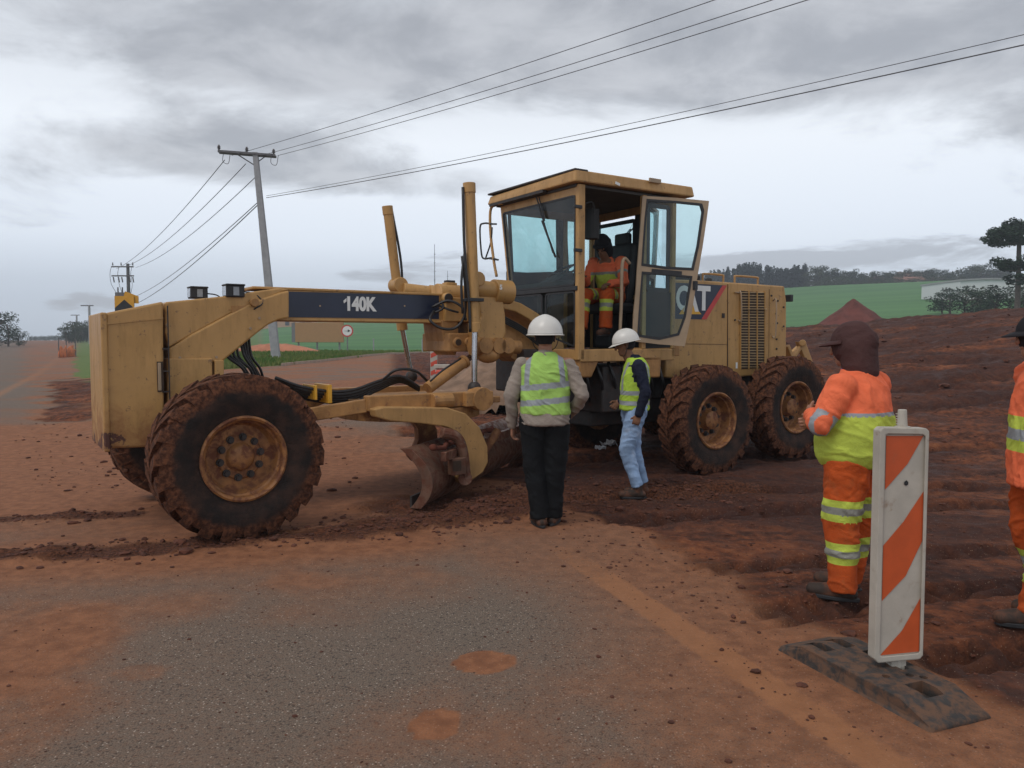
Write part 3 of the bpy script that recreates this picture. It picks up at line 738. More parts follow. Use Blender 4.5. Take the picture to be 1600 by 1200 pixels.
b.quadmesh(V, F)
mold = b.build('moldboard', M['steel'], G, auto=40)
b = MB(); q0 = E0 - nl * .0; 
b.prism([E0 + dl * (-.02) + Vector((0, 0, .0)) + nl * .17, E0 + dl * L + nl * .17, E0 + dl * L + nl * .17 + Vector((0, 0, .14)), E0 - dl * .02 + nl * .17 + Vector((0, 0, .14))], -nl * .02)
b.build('cutting_edge', M['dark'], mold)
b = MB()       # curved end bit of the moldboard
ring = [E0 + dl * -.035 - nl * (cv - .17 - .04) + Vector((0, 0, z)) for cv, z in prof] + [E0 + dl * -.035 - nl * (cv - .17 + .07) + Vector((0, 0, z)) for cv, z in reversed(prof)]
b.prism(ring, dl * .035); b.build('end_bit', M['steel'], mold, bevel=.004)
b = MB(); c0 = E0 - nl * .10 + dl * .15; b.bar(c0 + Vector((0, 0, .50)), c0 + dl * 2.6 + Vector((0, 0, .50)), .06, .09); b.build('slide_rail', M['steel'], mold, bevel=.006)
b = MB(); r_ = random.Random(8); P_ = [E0 + dl * (.03 + .06 * k) - nl * (.04 + r_.uniform(-.02, .05)) + Vector((0, 0, .585 + r_.uniform(-.012, .02))) for k in range(30)]
b.tube(P_, [r_.uniform(.018, .042) for _ in P_], 9); b.build('packed_mud', M['mudpack'], mold, smooth=True)
b = MB(); b.cyl(Q(733, 742, v=-.6), Q(778, 672, v=-.6), .045, n=14); b.build('tip_cylinder', M['yellowm'], G, smooth=False)

# lift cylinders ----------------------------------------------------------------
def lift(top, mid, bot, v, r):
    a, m_, e = Q(*top, v=v), Q(*mid, v=v), Q(*bot, v=v)
    b = MB(); b.cyl(a, m_, r, n=24); b.cyl(a + (a - m_).normalized() * .001, a + (m_ - a).normalized() * .10, r * 1.12, n=24); b.cyl(m_ + (a - m_).normalized() * .10, m_, r * 1.15, n=24)
    o = b.build('lift_cylinder', M['yellow'], G, auto=35, bevel=.004)
    b = MB(); b.cyl(m_, e, r * .52, n=18); b.build('rod', M['chrome'], o, auto=35)
    b = MB(); b.ball(e, .07, 14, 10); b.build('ball_joint', M['dark'], o, smooth=True)
    sx = .06 if v > 0 else -.075
    h0 = a + Vector((sx, 0, -.05)); h1 = a.lerp(m_, .45) + Vector((sx * 1.3, -.02, 0)); h2 = a.lerp(m_, .80) + Vector((sx - .04 if v > 0 else sx, -.03, 0)); h3 = a.lerp(m_, 1.0) + Vector((sx - .10 if v > 0 else sx, -.03, 0))
    b = MB(); b.tube([h0, h1, h2, h3], .015, 8, 6); b.build('cylinder_hose', M['hose'], o, smooth=True)
    b = MB(); c = a.lerp(m_, .78); b.bb((c.x - r * 1.4, v - r * 1.3, c.z - .02), (c.x + r * 1.4, v + r * 1.3, c.z + .015)); b.build('clamp', M['black'], o, bevel=.004)
    return o
lift((733, 286), (742, 519), (741, 606), -.62, .058)
lift((605, 322), (629, 516), (643, 588), .72, .055)
# lift arm brackets, saddle
c_ = Q(740, 452, v=-.5)
b = MB(); zt = c_.z
a_ = Q(742, 447, v=-.46)
b.cyl((a_.x - .04, -.44, a_.z - .02), (a_.x + .26, -.44, a_.z - .04), .095, n=24)
b.cyl((a_.x + .24, -.44, a_.z - .045), (a_.x + .46, -.44, a_.z - .05), .13, n=28)
b.cyl((a_.x - .01, -.57, a_.z + .07), (a_.x - .01, -.36, a_.z + .07), .075, n=20)
b.build('lift_arm', M['yellow'], G, auto=35, bevel=.008)
b = MB(); b.bb((a_.x + .04, -.455, a_.z + .04), (a_.x + .07, -.44, a_.z + .05)); tp = Q(783, 449, v=-.58)
text('5', .07, M['white'], 'number', G, (tp.x, -.578, tp.z), (R(90), 0, 0), off=.003)
b = MB(); prism(b, [(746, 463), (786, 463), (790, 492), (791, 520), (782, 543), (752, 545), (745, 520), (752, 495)], -.50, -.30); b.build('saddle', M['yellow'], G, bevel=.02)
b = MB(); prism(b, [(735, 470), (756, 466), (768, 490), (764, 530), (740, 538)], -.28, .28); b.build('saddle_body', M['yellowm'], G, bevel=.02)
# lower saddle castings
b = MB(); r0 = Q(765, 540, v=-.45)
b.cyl((r0.x - .22, -.45, r0.z), (r0.x + .26, -.45, r0.z - .02), .105, n=20); b.cyl((r0.x + .24, -.45, r0.z - .01), (r0.x + .38, -.45, r0.z - .02), .075, n=16)
for dx_ in (-.12, .05, .16): b.cyl((r0.x + dx_, -.58, r0.z - .0), (r0.x + dx_, -.32, r0.z), .085, n=16)
b.ball((r0.x - .02, -.45, r0.z - .10), (.13, .13, .09)); b.build('lock_link', M['yellowm'], G, auto=40)
b = MB(); s0 = Q(712, 535, v=-.25); b.bb((s0.x - .12, -.32, s0.z - .10), (s0.x + .30, .3, s0.z + .10))
for dx_ in (-.02, .12): b.cyl((s0.x + dx_, -.345, s0.z), (s0.x + dx_, -.30, s0.z), .055, n=16)
b.build('link_bar', M['yellowm'], G, bevel=.015)
b = MB()
for dx_ in (-.02, .12): b.cyl((s0.x + dx_, -.35, s0.z), (s0.x + dx_, -.344, s0.z), .035, n=16)
b.each('link_bar_hole', M['slot'], G)
b = MB(); prism(b, [(690, 500), (716, 498), (718, 540), (712, 556), (696, 540), (692, 520)], -.22, .22); b.build('hanger', M['yellowm'], G, bevel=.015)
# motor housing on beam top
b = MB(); c_ = Q(712, 462, v=-.24); a_ = Q(693, 458, v=-.24); e_ = Q(733, 500, v=-.24)
b.cyl((a_.x, -.08, c_.z + .01), (a_.x + .36, -.08, c_.z + .0), .125, n=28); b.bb((a_.x + .02, -.25, e_.z - .02), (a_.x + .40, .25, c_.z - .02))
b.bb((a_.x + .10, -.12, c_.z + .10), (a_.x + .24, -.02, c_.z + .15)); b.cyl((a_.x + .05, -.26, c_.z - .03), (a_.x + .05, -.20, c_.z - .03), .06, n=20)
b.build('swivel_housing', M['yellow'], G, auto=35, bevel=.01)
b = MB(); b.bb((a_.x + .12, -.11, c_.z + .145), (a_.x + .22, -.03, c_.z + .175)); b.cyl((a_.x + .05, -.27, c_.z - .03), (a_.x + .05, -.255, c_.z - .03), .05, n=20); b.each('valve_cap', M['dark'], G, bevel=.005)
b = MB()
b.tube([Q(675, 480, v=-.26), Q(700, 470, v=-.34), Q(722, 480, v=-.42), Q(728, 500, v=-.5)], .014, 7, 6)
b.tube([Q(678, 486, v=-.26), Q(672, 500, v=-.36), Q(690, 513, v=-.42), Q(712, 512, v=-.46), Q(726, 492, v=-.5), Q(727, 450, v=-.55), Q(722, 400, v=-.58)], .015, 7, 7)
b.tube([Q(680, 475, v=-.24), Q(702, 484, v=-.34), Q(716, 488, v=-.34)], .012, 7, 6); b.tube([Q(675, 490, v=-.24), Q(692, 482, v=-.32), Q(690, 470, v=-.3)], .012, 7, 6)
b.tube([Q(726, 395, v=-.6), Q(721, 440, v=-.62), Q(723, 490, v=-.6)], .014, 7, 6)
b.each('hydraulic_hose', M['hose'], G, smooth=True)
# far lift arm on the far side of the beam
b = MB(); a_ = Q(625, 446, v=.70); b.cyl((a_.x - .02, .62, a_.z), (a_.x - .02, .80, a_.z), .09, n=20); b.cyl((a_.x, .62, a_.z - .06), (a_.x + .34, .55, a_.z - .09), .085, n=20); b.cyl((a_.x + .3, .55, a_.z - .09), (a_.x + .52, .50, a_.z - .10), .10, n=20)
b.build('lift_arm', M['yellow'], G, auto=35, bevel=.006)
# centre shift cylinder
b = MB(); a_, m_, e_ = Q(668, 607, v=-.45), Q(727, 564, v=-.35), Q(752, 545, v=-.3)
b.cyl(a_, m_, .062, n=20); b.cyl(m_.lerp(a_, .06), m_, .072, n=20); cs = b.build('centre_shift_cylinder', M['yellowm'], G, auto=35)
b = MB(); b.cyl(m_, e_, .033, n=16); b.build('rod', M['chrome'], cs, auto=35)
b = MB(); b.tube([Q(672, 596, v=-.5), Q(690, 580, v=-.52), Q(720, 560, v=-.45)], .011, 6, 5); b.build('cylinder_hose', M['hose'], cs, smooth=True)

# arch from the beam down to the frame -------------------------------------------
b = MB(); out = [(740, 463), (790, 466), (815, 474), (840, 489), (862, 508), (880, 532), (884, 556)]; inn = [(866, 556), (862, 538), (846, 516), (826, 498), (806, 487), (788, 483), (740, 483)]
prism(b, out + inn, -.19, .19); b.build('rear_arch', M['yellow'], G, bevel=.012)
b = MB(); prism(b, [(786, 500), (806, 512), (835, 534), (862, 556), (862, 600), (800, 560), (782, 535)], -.16, .16); b.build('arch_web', M['yellowm'], G, bevel=.01)
b = MB()
for k in range(4): b.tube([Q(788, 495 + k * 3, v=-.22), Q(815, 510 + k * 3, v=-.24), Q(838, 528 + k * 3, v=-.24), Q(855, 548, v=-.24)], .010, 6, 4)
b.each('hydraulic_hose', M['hose'], G, smooth=True)

# cab -------------------------------------------------------------------------
cab = empty('cab', (0, 0, 0)); cab.parent = G
VN, VF = -.80, .80; UF, UR = 3.72, 5.20; ZF = 1.50; ZB = 2.18; ZT = 3.30
def pf(v, z): return Vector((UF, v, z))
b = MB()
b.bb((UF - .03, VN, ZF - .12), (UF + .06, VN + .07, ZT + .02))                   # near front post
b.bb((4.66, VN + .005, ZF), (4.72, VN + .07, ZT))                                  # door rear post
b.bb((UR - .06, VN, ZF), (UR, VN + .06, ZT)); b.bb((UR - .06, VF - .10, ZF), (UR, VF - .02, ZT))
b.bar((UF, .50, ZF), (UF, .57, ZB), .06, .06); b.bar((UF, .57, ZB - .02), (UF, .765, ZT), .055, .055)      # far front post leaning out
b.bb((UF - .022, VN + .05, ZT - .10), (UF + .03, .76, ZT + .02)); 
b.bb((UF, VN, ZF - .14), (UR, VN + .08, ZF + .0)); b.bb((UF - .02, VN + .05, ZF - .12), (UF + .05, .45, ZF)); b.bb((UR - .06, VN, ZF - .1), (UR, VF, ZF))
b.bb((4.66, VF - .08, ZF), (4.73, VF - .02, ZT)); b.bb((UF + .03, VF - .08, ZT - .10), (UR, VF - .02, ZT)); b.bb((UR - .05, VN, ZT - .1), (UR, VF, ZT))
cf = b.build('cab_frame', M['yellowc'], cab, bevel=.010)
cf.data.name = 'cab_frame'
# lower sides and floor
b = MB(); b.bb((UF, VN + .08, ZF - .05), (UR - .06, VF - .02, ZF - .01)); b.bb((4.72, VN + .02, ZF), (UR - .06, VN + .05, ZB)); b.bb((UR - .045, VN + .06, ZF), (UR - .02, VF - .1, ZB - .05))
b.bb((UR - .05, -.3, ZB - .05), (UR - .02, -.12, ZT - .1))
b.bb((UR - .05, VN + .06, ZB - .05), (UR - .015, VN + .20, ZT - .1)); b.each('cab_panel', M['cabin'], cab, bevel=.006)
b = MB(); b.bb((UF - .045, -.78, ZB - .025), (UF + .01, .57, ZB + .025)); b.build('belt_rail', M['black'], cab, bevel=.006)
# roof
b = MB(); rz0, rz1 = 3.32, 3.46
b.prism([(3.60, -.84, rz0), (3.62, -.82, rz1), (3.75, .96, rz1), (3.72, .98, rz1 - .02), (3.66, .98, rz0)][:4], (0, 0, 0)) if False else None
V = [(3.60, -.84, 3.33), (5.47, -.84, 3.35), (5.47, .94, 3.35), (3.60, .96, 3.33), (3.62, -.82, 3.465), (5.45, -.82, 3.475), (5.45, .92, 3.475), (3.64, .95, 3.44)]
b.quadmesh(V, [(0, 3, 2, 1), (4, 5, 6, 7), (0, 1, 5, 4), (1, 2, 6, 5), (2, 3, 7, 6), (3, 0, 4, 7)])
roof = b.build('cab_roof', M['yellowc'], cab, bevel=.018)
b = MB(); b.bb((3.615, -.82, 3.455), (3.80, .97, 3.478)); b.build('roof_seal', M['dark'], roof, bevel=.006)
b = MB(); b.bb((3.595, -.25, 3.30), (3.66, .90, 3.335)); b.build('roof_channel', M['dark'], roof)
b = MB(); c_ = Q(965, 287, v=-.842); b.box((c_.x, -.8425, c_.z), (.07, .004, .03), (R(15), 'Y')); b.build('paint_chip', M['white'], roof)
b = MB(); c_ = Q(1018, 282, v=-.80); b.bb((c_.x - .08, -.86, c_.z - .035), (c_.x + .10, -.835, c_.z + .015)); b.build('roof_hinge', M['bronze'], roof, bevel=.004)
b = MB(); b.bb((3.68, -.76, 3.295), (5.20, .86, 3.325)); b.build('headliner', M['headliner'], cab)
# glass panes with rubber frames
def pane(pts, nm='window', w=.035, parent=cab, rubber='black', th=.008):
    """pts: planar loop; frame strip follows it"""
    pts = [Vector(p) for p in pts]; n = (pts[1] - pts[0]).cross(pts[2] - pts[1]).normalized(); c = sum(pts, Vector()) / len(pts)
    b = MB(); k = len(pts); inn = []
    for i, p in enumerate(pts):
        e0 = (p - pts[i - 1]).normalized(); e1 = (pts[(i + 1) % k] - p).normalized(); d = (e1 - e0); 
        d = d.normalized() if d.length > 1e-3 else n.cross(e1); 
        if d.dot(c - p) < 0: d = -d
        sn = max(.35, abs(d.cross(e1).length)); inn.append(p + d * w / sn)
    V = [p + n * th for p in pts] + [p + n * th for p in inn] + [p - n * th for p in pts] + [p - n * th for p in inn]
    F = []
    for i in range(k):
        j = (i + 1) % k; F += [(i, j, k + j, k + i), (2 * k + i, 3 * k + i, 3 * k + j, 2 * k + j), (i, 2 * k + i, 2 * k + j, j), (k + i, k + j, 3 * k + j, 3 * k + i)]
    b.quadmesh(V, F); o = b.build(nm, M[rubber], parent)
    g = MB(); g.quadmesh(inn, [tuple(range(k))]); g.build('pane', M['glass'], o)
    return o
def lane(p, f, q): return Vector(p) * (1 - f) + Vector(q) * f
uf = UF - .028
def rc(p0, p1, p2, p3, r=.05, n=3):
    """rounded corner loop"""
    P = [Vector(p) for p in (p0, p1, p2, p3)]; o = []
    for i in range(4):
        p, a, c = P[i], P[i - 1], P[(i + 1) % 4]; ea, ec = (a - p).normalized(), (c - p).normalized()
        for k in range(n + 1):
            t = k / n; o.append((p + ea * r) * (1 - t) ** 2 + p * 2 * t * (1 - t) + (p + ec * r) * t ** 2)
    return o
pane(rc((uf, VN + .06, ZT - .09), (uf, .735, ZT - .09), (uf, .555, ZB + .03), (uf, VN + .06, ZB + .03)), 'windshield', .022)
pane(rc((uf, VN + .06, ZB - .03), (uf, -.18, ZB - .03), (uf, -.18, ZF + .16), (uf, VN + .06, ZF + .02)), 'lower_window', .02)
pane(rc((uf, -.12, ZB - .03), (uf, .52, ZB - .03), (uf, .46, ZF + .3), (uf, -.12, ZF + .3)), 'lower_window', .02)
vf = VF - .05
for xa, xb in ((793, 873), (880, 938)):
    pane(rc(*[Q(x_, y_, v=vf - .018) for x_, y_ in ((xa, 326), (xb, 330), (xb + 1, 430), (xa + 5, 432))]), 'side_window', .045)
a0_, a1_ = Q(873, 300, v=vf), Q(880, 300, v=vf)
b = MB(); b.bb((a0_.x - .01, vf - .015, ZB - .1), (a1_.x + .01, vf + .015, ZT)); a2_ = Q(938, 300, v=vf); b.bb((a2_.x - .005, vf - .015, ZB - .1), (UR, vf + .015, ZT)); b.bb((UF + .03, vf - .013, Q(840, 328, v=vf).z), (UR, vf + .013, ZT)); b.build('side_lining', M['cabin'], cab)
ur = UR - .03
pane(rc((ur, -.12, ZT - .14), (ur, VF - .12, ZT - .14), (ur, VF - .12, ZB), (ur, -.12, ZB)), 'rear_window', .05)
pane(rc((4.74, VN + .035, ZT - .08), (UR - .08, VN + .035, ZT - .08), (UR - .08, VN + .035, ZB), (4.74, VN + .035, ZB)), 'side_window', .05)
b = MB(); b.bb((UF + .05, vf - .01, ZF), (UR - .06, vf + .02, Q(840, 427, v=vf).z)); b.each('cab_panel', M['cabin'], cab)
# belt-line dark strip over the windshield and visors
b = MB(); b.bb((UF - .026, VN + .08, ZB + .02), (UF + .06, .52, ZB + .10)); b.build('sill_ledge', M['headliner'], cab)
# wipers
b = MB(); w0 = Q(838, 308, u=uf - .03); w1 = Q(864, 395, u=uf - .03); b.bar(w0, w1, .012, .012); b.bar(Q(847, 345, u=uf - .025), Q(868, 402, u=uf - .025), .02, .014)
b.bar(Q(842, 308, u=uf - .03), Q(851, 345, u=uf - .03), .010, .010); b.each('wiper', M['black'], cab)
b = MB(); b.bar(Q(995, 350, v=.6), Q(958, 392, v=.6), .016, .014); b.bar(Q(985, 358, v=.6), Q(965, 385, v=.6), .028, .014); b.each('wiper', M['black'], cab)
# hinges on the near post
b = MB()
for yy in (323, 391): c_ = Q(903, yy, v=VN - .01); b.bb((c_.x - .06, VN - .03, c_.z - .018), (c_.x + .05, VN - .003, c_.z + .018))
b.each('latch_plate', M['black'], cab, bevel=.004)
# mirror bracket left of the cab
b = MB(); mv = .92
def qm(x, y): return Q(x, y, u=3.62)
b.tube([qm(785, 318), qm(772, 320), qm(766, 332), qm(767, 370), qm(772, 410), qm(776, 432)], .018, 8, 6); b.build('mirror_post', M['yellowc'], cab, smooth=True)
b = MB(); b.tube([qm(770, 350), qm(756, 349), qm(750, 356), qm(752, 394), qm(756, 404), qm(768, 403), qm(777, 406)], .012, 7, 5); b.tube([qm(769, 355), qm(767, 378), qm(759, 403)], .010, 6, 4)
b.bar(qm(765, 350), qm(775, 350), .03, .02); b.bar(qm(765, 404), qm(778, 406), .03, .02); b.build('mirror_bracket', M['black'], cab, smooth=True)
# interior: seat, console, steering wheel, grab bars
b = MB(); b.bb((4.56, -.24, ZF + .44), (5.06, .26, ZF + .58)); b.box((5.06, .04, ZF + .95), (.13, .48, .78), (R(8), 'Y')); b.bb((4.76, -.12, ZF), (5.04, .2, ZF + .46)); b.build('seat', M['black'], cab, bevel=.04)
b = MB(); b.box((5.10, .04, ZF + 1.40), (.09, .26, .16)); b.build('headrest', M['black'], cab, bevel=.03)
b = MB(); b.bb((3.80, -.12, ZF), (4.02, .14, ZF + .72)); b.box((3.98, 0, ZF + .80), (.34, .34, .12), (R(-25), 'Y')); b.build('steering_console', M['cabin'], cab, bevel=.02)
b = MB(); V_ = Vector((-.5, 0, .86)); c_ = Vector((4.10, .02, ZF + .93)); X, Y, Z = frame(V_)
b.tube([c_ + (X * math.cos(t) + Y * math.sin(t)) * .20 for t in [i * math.pi / 12 for i in range(25)]], .014, 8); b.bar(c_ - X * .2, c_ + X * .2, .03, .012); b.bar(c_ - Y * .2, c_ + Y * .2, .03, .012); b.build('steering_wheel', M['black'], cab)
b = MB()
for k in range(5): b.cyl((4.02 + .03 * k, -.30 + .05 * k, ZF + .7), (4.08 + .03 * k, -.34 + .05 * k, ZF + 1.02), .008, n=6); b.ball((4.08 + .03 * k, -.34 + .05 * k, ZF + 1.03), .018, 8, 6)
b.each('control_lever', M['reflect'], cab)
b = MB(); gv = VN + .12
b.tube([Q(984, 412, v=gv), Q(976, 404, v=gv), Q(972, 418, v=gv), Q(971, 470, v=gv), Q(969, 520, v=gv), Q(972, 540, v=gv)], .020, 8, 5); b.build('grab_bar', M['bronze'], cab, smooth=True)
b = MB(); b.bb((5.02, VN + .14, ZF), (5.12, VN + .2, ZB + .25)); b.build('door_pillar_trim', M['bronze'], cab, bevel=.01)
b = MB(); b.tube([Q(914, 318, v=-.6), Q(924, 316, v=-.6), Q(928, 324, v=-.6), Q(928, 334, v=-.6)], .012, 7, 5); c_ = Q(925, 352, v=-.45); b.cyl(c_ - Vector((0, 0, .16)), c_ + Vector((0, 0, .18)), .085, n=16); b.build('fan_housing', M['cabin'], cab)
b = MB(); c_ = Q(986, 391, v=.4); b.box(c_, (.10, .04, .14)); b.build('interior_mirror', M['reflect2'], cab, bevel=.01)
# open door, swung back past the rear post
HP = (4.66, VN - .02, 4 - 34)
def dq(x, y): return Q(x, y, pl=HP)
door_o = [(1004, 306), (1108, 314), (1103, 350), (1092, 432), (1070, 541), (988, 533), (996, 430)]
dn = Vector((-math.sin(R(HP[2])), math.cos(R(HP[2])), 0))
def strip(b, outer, inner, off):
    o = [dq(*p) for p in outer]; i_ = [dq(*p) for p in inner]; k = len(o)
    V = o + i_ + [p + off for p in o] + [p + off for p in i_]; F = []
    for a in range(k):
        c = (a + 1) % k; F += [(a, c, k + c, k + a), (2 * k + a, 3 * k + a, 3 * k + c, 2 * k + c), (a, 2 * k + a, 2 * k + c, c), (k + a, k + c, 3 * k + c, 3 * k + a)]
    b.quadmesh(V, F)
b = MB()
up_o = [(1004, 306), (1056, 309), (1108, 314), (1104, 345), (1098, 385), (1091, 426), (1040, 422), (996, 418), (999, 380), (1002, 340)]
up_i0 = [(1012, 313), (1056, 316), (1095, 320), (1098, 330), (1090, 385), (1082, 420), (1040, 418), (1004, 413), (1006, 380), (1009, 340)]
lo_o = [(996, 418), (1040, 422), (1091, 426), (1087, 450), (1080, 495), (1070, 541), (1030, 538), (988, 533), (990, 490), (994, 450)]
lo_i0 = [(1004, 426), (1040, 429), (1080, 433), (1077, 452), (1070, 495), (1060, 522), (1030, 529), (997, 524), (999, 490), (1002, 450)]
_gr = lambda L, k: [(sum(p[0] for p in L) / len(L) + (x - sum(p[0] for p in L) / len(L)) * k, sum(p[1] for p in L) / len(L) + (y - sum(p[1] for p in L) / len(L)) * k) for x, y in L]
up_i, lo_i = _gr(up_i0, 1.045), _gr(lo_i0, 1.04)
strip(b, up_o, up_i, dn * .04); strip(b, lo_o, lo_i, dn * .04)
door = b.build('door', M['bronze'], cab)
b = MB()
def shr(L, k, c=None):
    cx = sum(p[0] for p in L) / len(L); cy = sum(p[1] for p in L) / len(L); return [(cx + (x - cx) * k, cy + (y - cy) * k) for x, y in L]
for L in (up_i, lo_i):
    o = [dq(*p) - dn * .004 for p in L]; i_ = [dq(*p) - dn * .004 for p in shr(L, .93)]; k = len(o)
    V = o + i_ + [p + dn * .03 for p in o] + [p + dn * .03 for p in i_]; F = []
    for a in range(k):
        c = (a + 1) % k; F += [(a, c, k + c, k + a), (2 * k + a, 3 * k + a, 3 * k + c, 2 * k + c), (a, 2 * k + a, 2 * k + c, c), (k + a, k + c, 3 * k + c, 3 * k + a)]
    b.quadmesh(V, F)
b.build('window_seal', M['black'], door)
b = MB()
for L in (up_i, lo_i): b.quadmesh([dq(*p) + dn * .01 for p in shr(L, .95)], [tuple(range(len(L)))])
b.build('pane', M['glass'], door)
b = MB(); b.bar(dq(1018, 424), dq(1065, 428), .02, .06); b.box(dq(1086, 446), (.05, .04, .10)); b.each('handle', M['black'], door)
# step and frame below the cab
b = MB(); prism(b, [(905, 548), (1062, 541), (1062, 556), (905, 561)], -.78, -.5); b.build('cab_base', M['yellowm'], G, bevel=.01)
b = MB(); prism(b, [(1000, 556), (1034, 556), (1032, 590), (1005, 590)], -.80, -.35); prism(b, [(905, 562), (938, 560), (925, 590), (905, 590)], -.78, -.4)
b.each('step_box', M['yellowm'], G, bevel=.02)

# rear frame, tandem, transmission ---------------------------------------------
b = MB(); b.bb((3.55, -.32, .85), (8.0, -.20, 1.30)); b.bb((3.55, .20, .85), (8.0, .32, 1.30)); b.bb((3.3, -.3, 1.0), (4.2, .3, 1.5)); b.bb((4.3, -.28, .55), (6.6, .28, 1.1)); b.bb((4.2, -.62, .75), (5.0, .62, 1.30)); b.bb((6.6, -.45, .9), (7.6, .45, 1.3))
b.build('rear_frame', M['dark'], G, bevel=.02)
b = MB(); b.bb((5.3, -.80, .52), (7.2, -.60, .86)); b.cyl((5.5, -.80, .66), (5.5, -.55, .66), .24); b.cyl((7.05, -.80, .74), (7.05, -.55, .74), .24); b.cyl((6.25, -.9, .8), (6.25, .9, .8), .18)
b.build('tandem_case', M['dark'], G, bevel=.03)
b = MB(); b.bb((5.3, .60, .52), (7.2, .80, .86)); b.build('tandem_case', M['dark'], G, bevel=.03)
b = MB(); r_ = random.Random(12)
for k in range(7): b.tube([(3.9 + .2 * k, -.6, 1.35), (3.95 + .2 * k, -.66, 1.1 + r_.uniform(-.1, .1)), (4.1 + .2 * k, -.5, .9)], .02, 6, 5)
b.each('hydraulic_hose', M['hose'], G, smooth=True)

# engine hood -------------------------------------------------------------------
HV = -.60
b = MB(); prism(b, [(1040, 436), (1096, 438), (1226, 447), (1229, 470), (1229, 557), (1222, 588), (1192, 586), (1140, 590), (1060, 592), (1040, 590)], HV, .60)
hood = b.build('engine_hood', M['yellow'], G, bevel=.02)
b = MB()
def line_(x0, y0, x1, y1, w_=.008, v=HV - .0015): b.bar(Q(x0, y0, v=v), Q(x1, y1, v=v), w_, .004)
line_(1137, 444, 1136, 588, .012); line_(1055, 537, 1136, 538); line_(1137, 449, 1137, 585, .008); line_(1202, 452, 1201, 585, .006)
b.each('panel_seam', M['slot'], hood)
b = MB(); gp = [(1157, 454), (1196, 458), (1195, 575), (1156, 577)]
b.prism(poly(gp, HV - .003), (0, .01, 0)); gri = b.build('grille', M['slot'], hood)
b = MB(); rows = [457 + i * 4.3 for i in range(28)]
for i, yy in enumerate(rows):
    if 480 <= yy <= 484: b.bar(Q(1157, yy, v=HV - .008), Q(1196, yy, v=HV - .008), .05, .008)
    b.bar(Q(1157, yy, v=HV - .008), Q(1195.5, yy + .4, v=HV - .008), .013, .008)
b.build('grille_slats', M['grille'], gri)
b = MB()
for xx in (1157, 1170, 1183, 1195): b.bar(Q(xx, 455, v=HV - .013), Q(xx, 577, v=HV - .013), .022, .006)
b.build('grille_bars', M['yellow'], gri)
b = MB()
def hbar(P, v=HV, out=.05, r=.010): 
    q = [Q(x, y, v=v) for x, y in P]; b.tube([q[0]] + [p + Vector((0, -out, 0)) for p in q] + [q[-1]], r, 7, 3)
hbar([(1153, 458), (1154, 500)]); hbar([(1208, 470), (1207, 525)]); hbar([(1153, 458), (1148, 457)], out=.03)
b.each('handle', M['bronze'], hood, smooth=True)
b = MB()
for px, py in ((1148, 500), (1205, 462), (1215, 470), (1212, 490), (1214, 505), (1213, 530), (1213, 545), (1200, 568), (1224, 480), (1224, 510)):
    c_ = Q(px, py, v=HV - .002); b.cyl(c_, c_ + Vector((0, -.012, 0)), .014, n=8)
c_ = Q(1130, 493, v=HV - .002); b.box(c_, (.05, .012, .06)); b.each('latch', M['dark'], hood)
b = MB(); c_ = Q(1151, 571, v=HV - .004); b.box(c_, (.035, .004, .08)); b.build('sticker', M['white'], hood)
# decal with the letters
b = MB(); D = poly([(1046, 441), (1136, 446), (1097, 499), (1046, 498)], HV - .003); b.prism(D, (0, .004, 0)); dec = b.build('decal_panel', M['decal'], hood)
b = MB(); D = poly([(1129, 446), (1136, 446), (1104, 499), (1096, 499)], HV - .005); b.prism(D, (0, .003, 0)); b.build('red_stripe', M['red'], dec)
b = MB(); D = poly([(1077, 468), (1096, 491), (1061, 491)], HV - .0075); b.prism(D, (0, .002, 0)); b.build('yellow_triangle', M['gold'], dec)
lp, rp = Q(1056, 470, v=HV - .009), Q(1107, 470, v=HV - .009); hh = Q(1080, 449, v=HV).z - Q(1080, 487, v=HV).z
text('C', hh * 1.36, M['white'], 'lettering', dec, (Q(1066, 469, v=HV).x, HV - .0065, Q(1066, 468, v=HV).z), (R(90), 0, 0), sx=.82, off=.014)
text('T', hh * 1.36, M['white'], 'lettering', dec, (Q(1099, 469, v=HV).x, HV - .0065, Q(1099, 468, v=HV).z), (R(90), 0, 0), sx=.92, off=.016)
b = MB()
for (x0, y0, x1, y1) in ((1071, 487, 1079, 449), (1079, 449, 1089, 487)): b.bar(Q(x0, y0, v=HV - .0085), Q(x1, y1, v=HV - .0085), .05, .001) if False else b.prism([Q(x0 - 3, y0, v=HV - .0085), Q(x0 + 3, y0, v=HV - .0085), Q(x1 + 3, y1, v=HV - .0085), Q(x1 - 3, y1, v=HV - .0085)], (0, .001, 0))
b.each('lettering', M['white'], dec)
# rails and stack on top of hood
b = MB(); zt_ = Q(1096, 438, v=-.5).z
for x0, x1 in ((1098, 1130), (1148, 1184)):
    a_, c_ = Q(x0, 436, v=-.4), Q(x1, 440, v=-.4); b.tube([(a_.x, -.4, zt_ - .05), (a_.x, -.4, zt_ + .07), (a_.x + .03, -.4, zt_ + .10), (c_.x - .03, -.4, zt_ + .10), (c_.x, -.4, zt_ + .07), (c_.x, -.4, zt_ - .05)], .014, 8, 3)
b.each('hood_rail', M['yellowc'], hood, smooth=True)
b = MB(); c_ = Q(1100, 432, v=.1); b.bb((5.55, -.25, zt_ - .03), (6.25, .25, zt_ + .10)); b.cyl((6.9, .2, zt_ - .02), (6.9, .2, zt_ + .12), .05, n=16)
b.build('air_cleaner', M['cabin'], hood, bevel=.03)
b = MB(); c_ = Q(1233, 466, v=-.55); b.bb((7.58, -.55, c_.z - .02), (7.66, -.47, c_.z + .02)); b.box(c_, (.06, .10, .10)); b.build('rear_lamp', M['black'], G, bevel=.01)
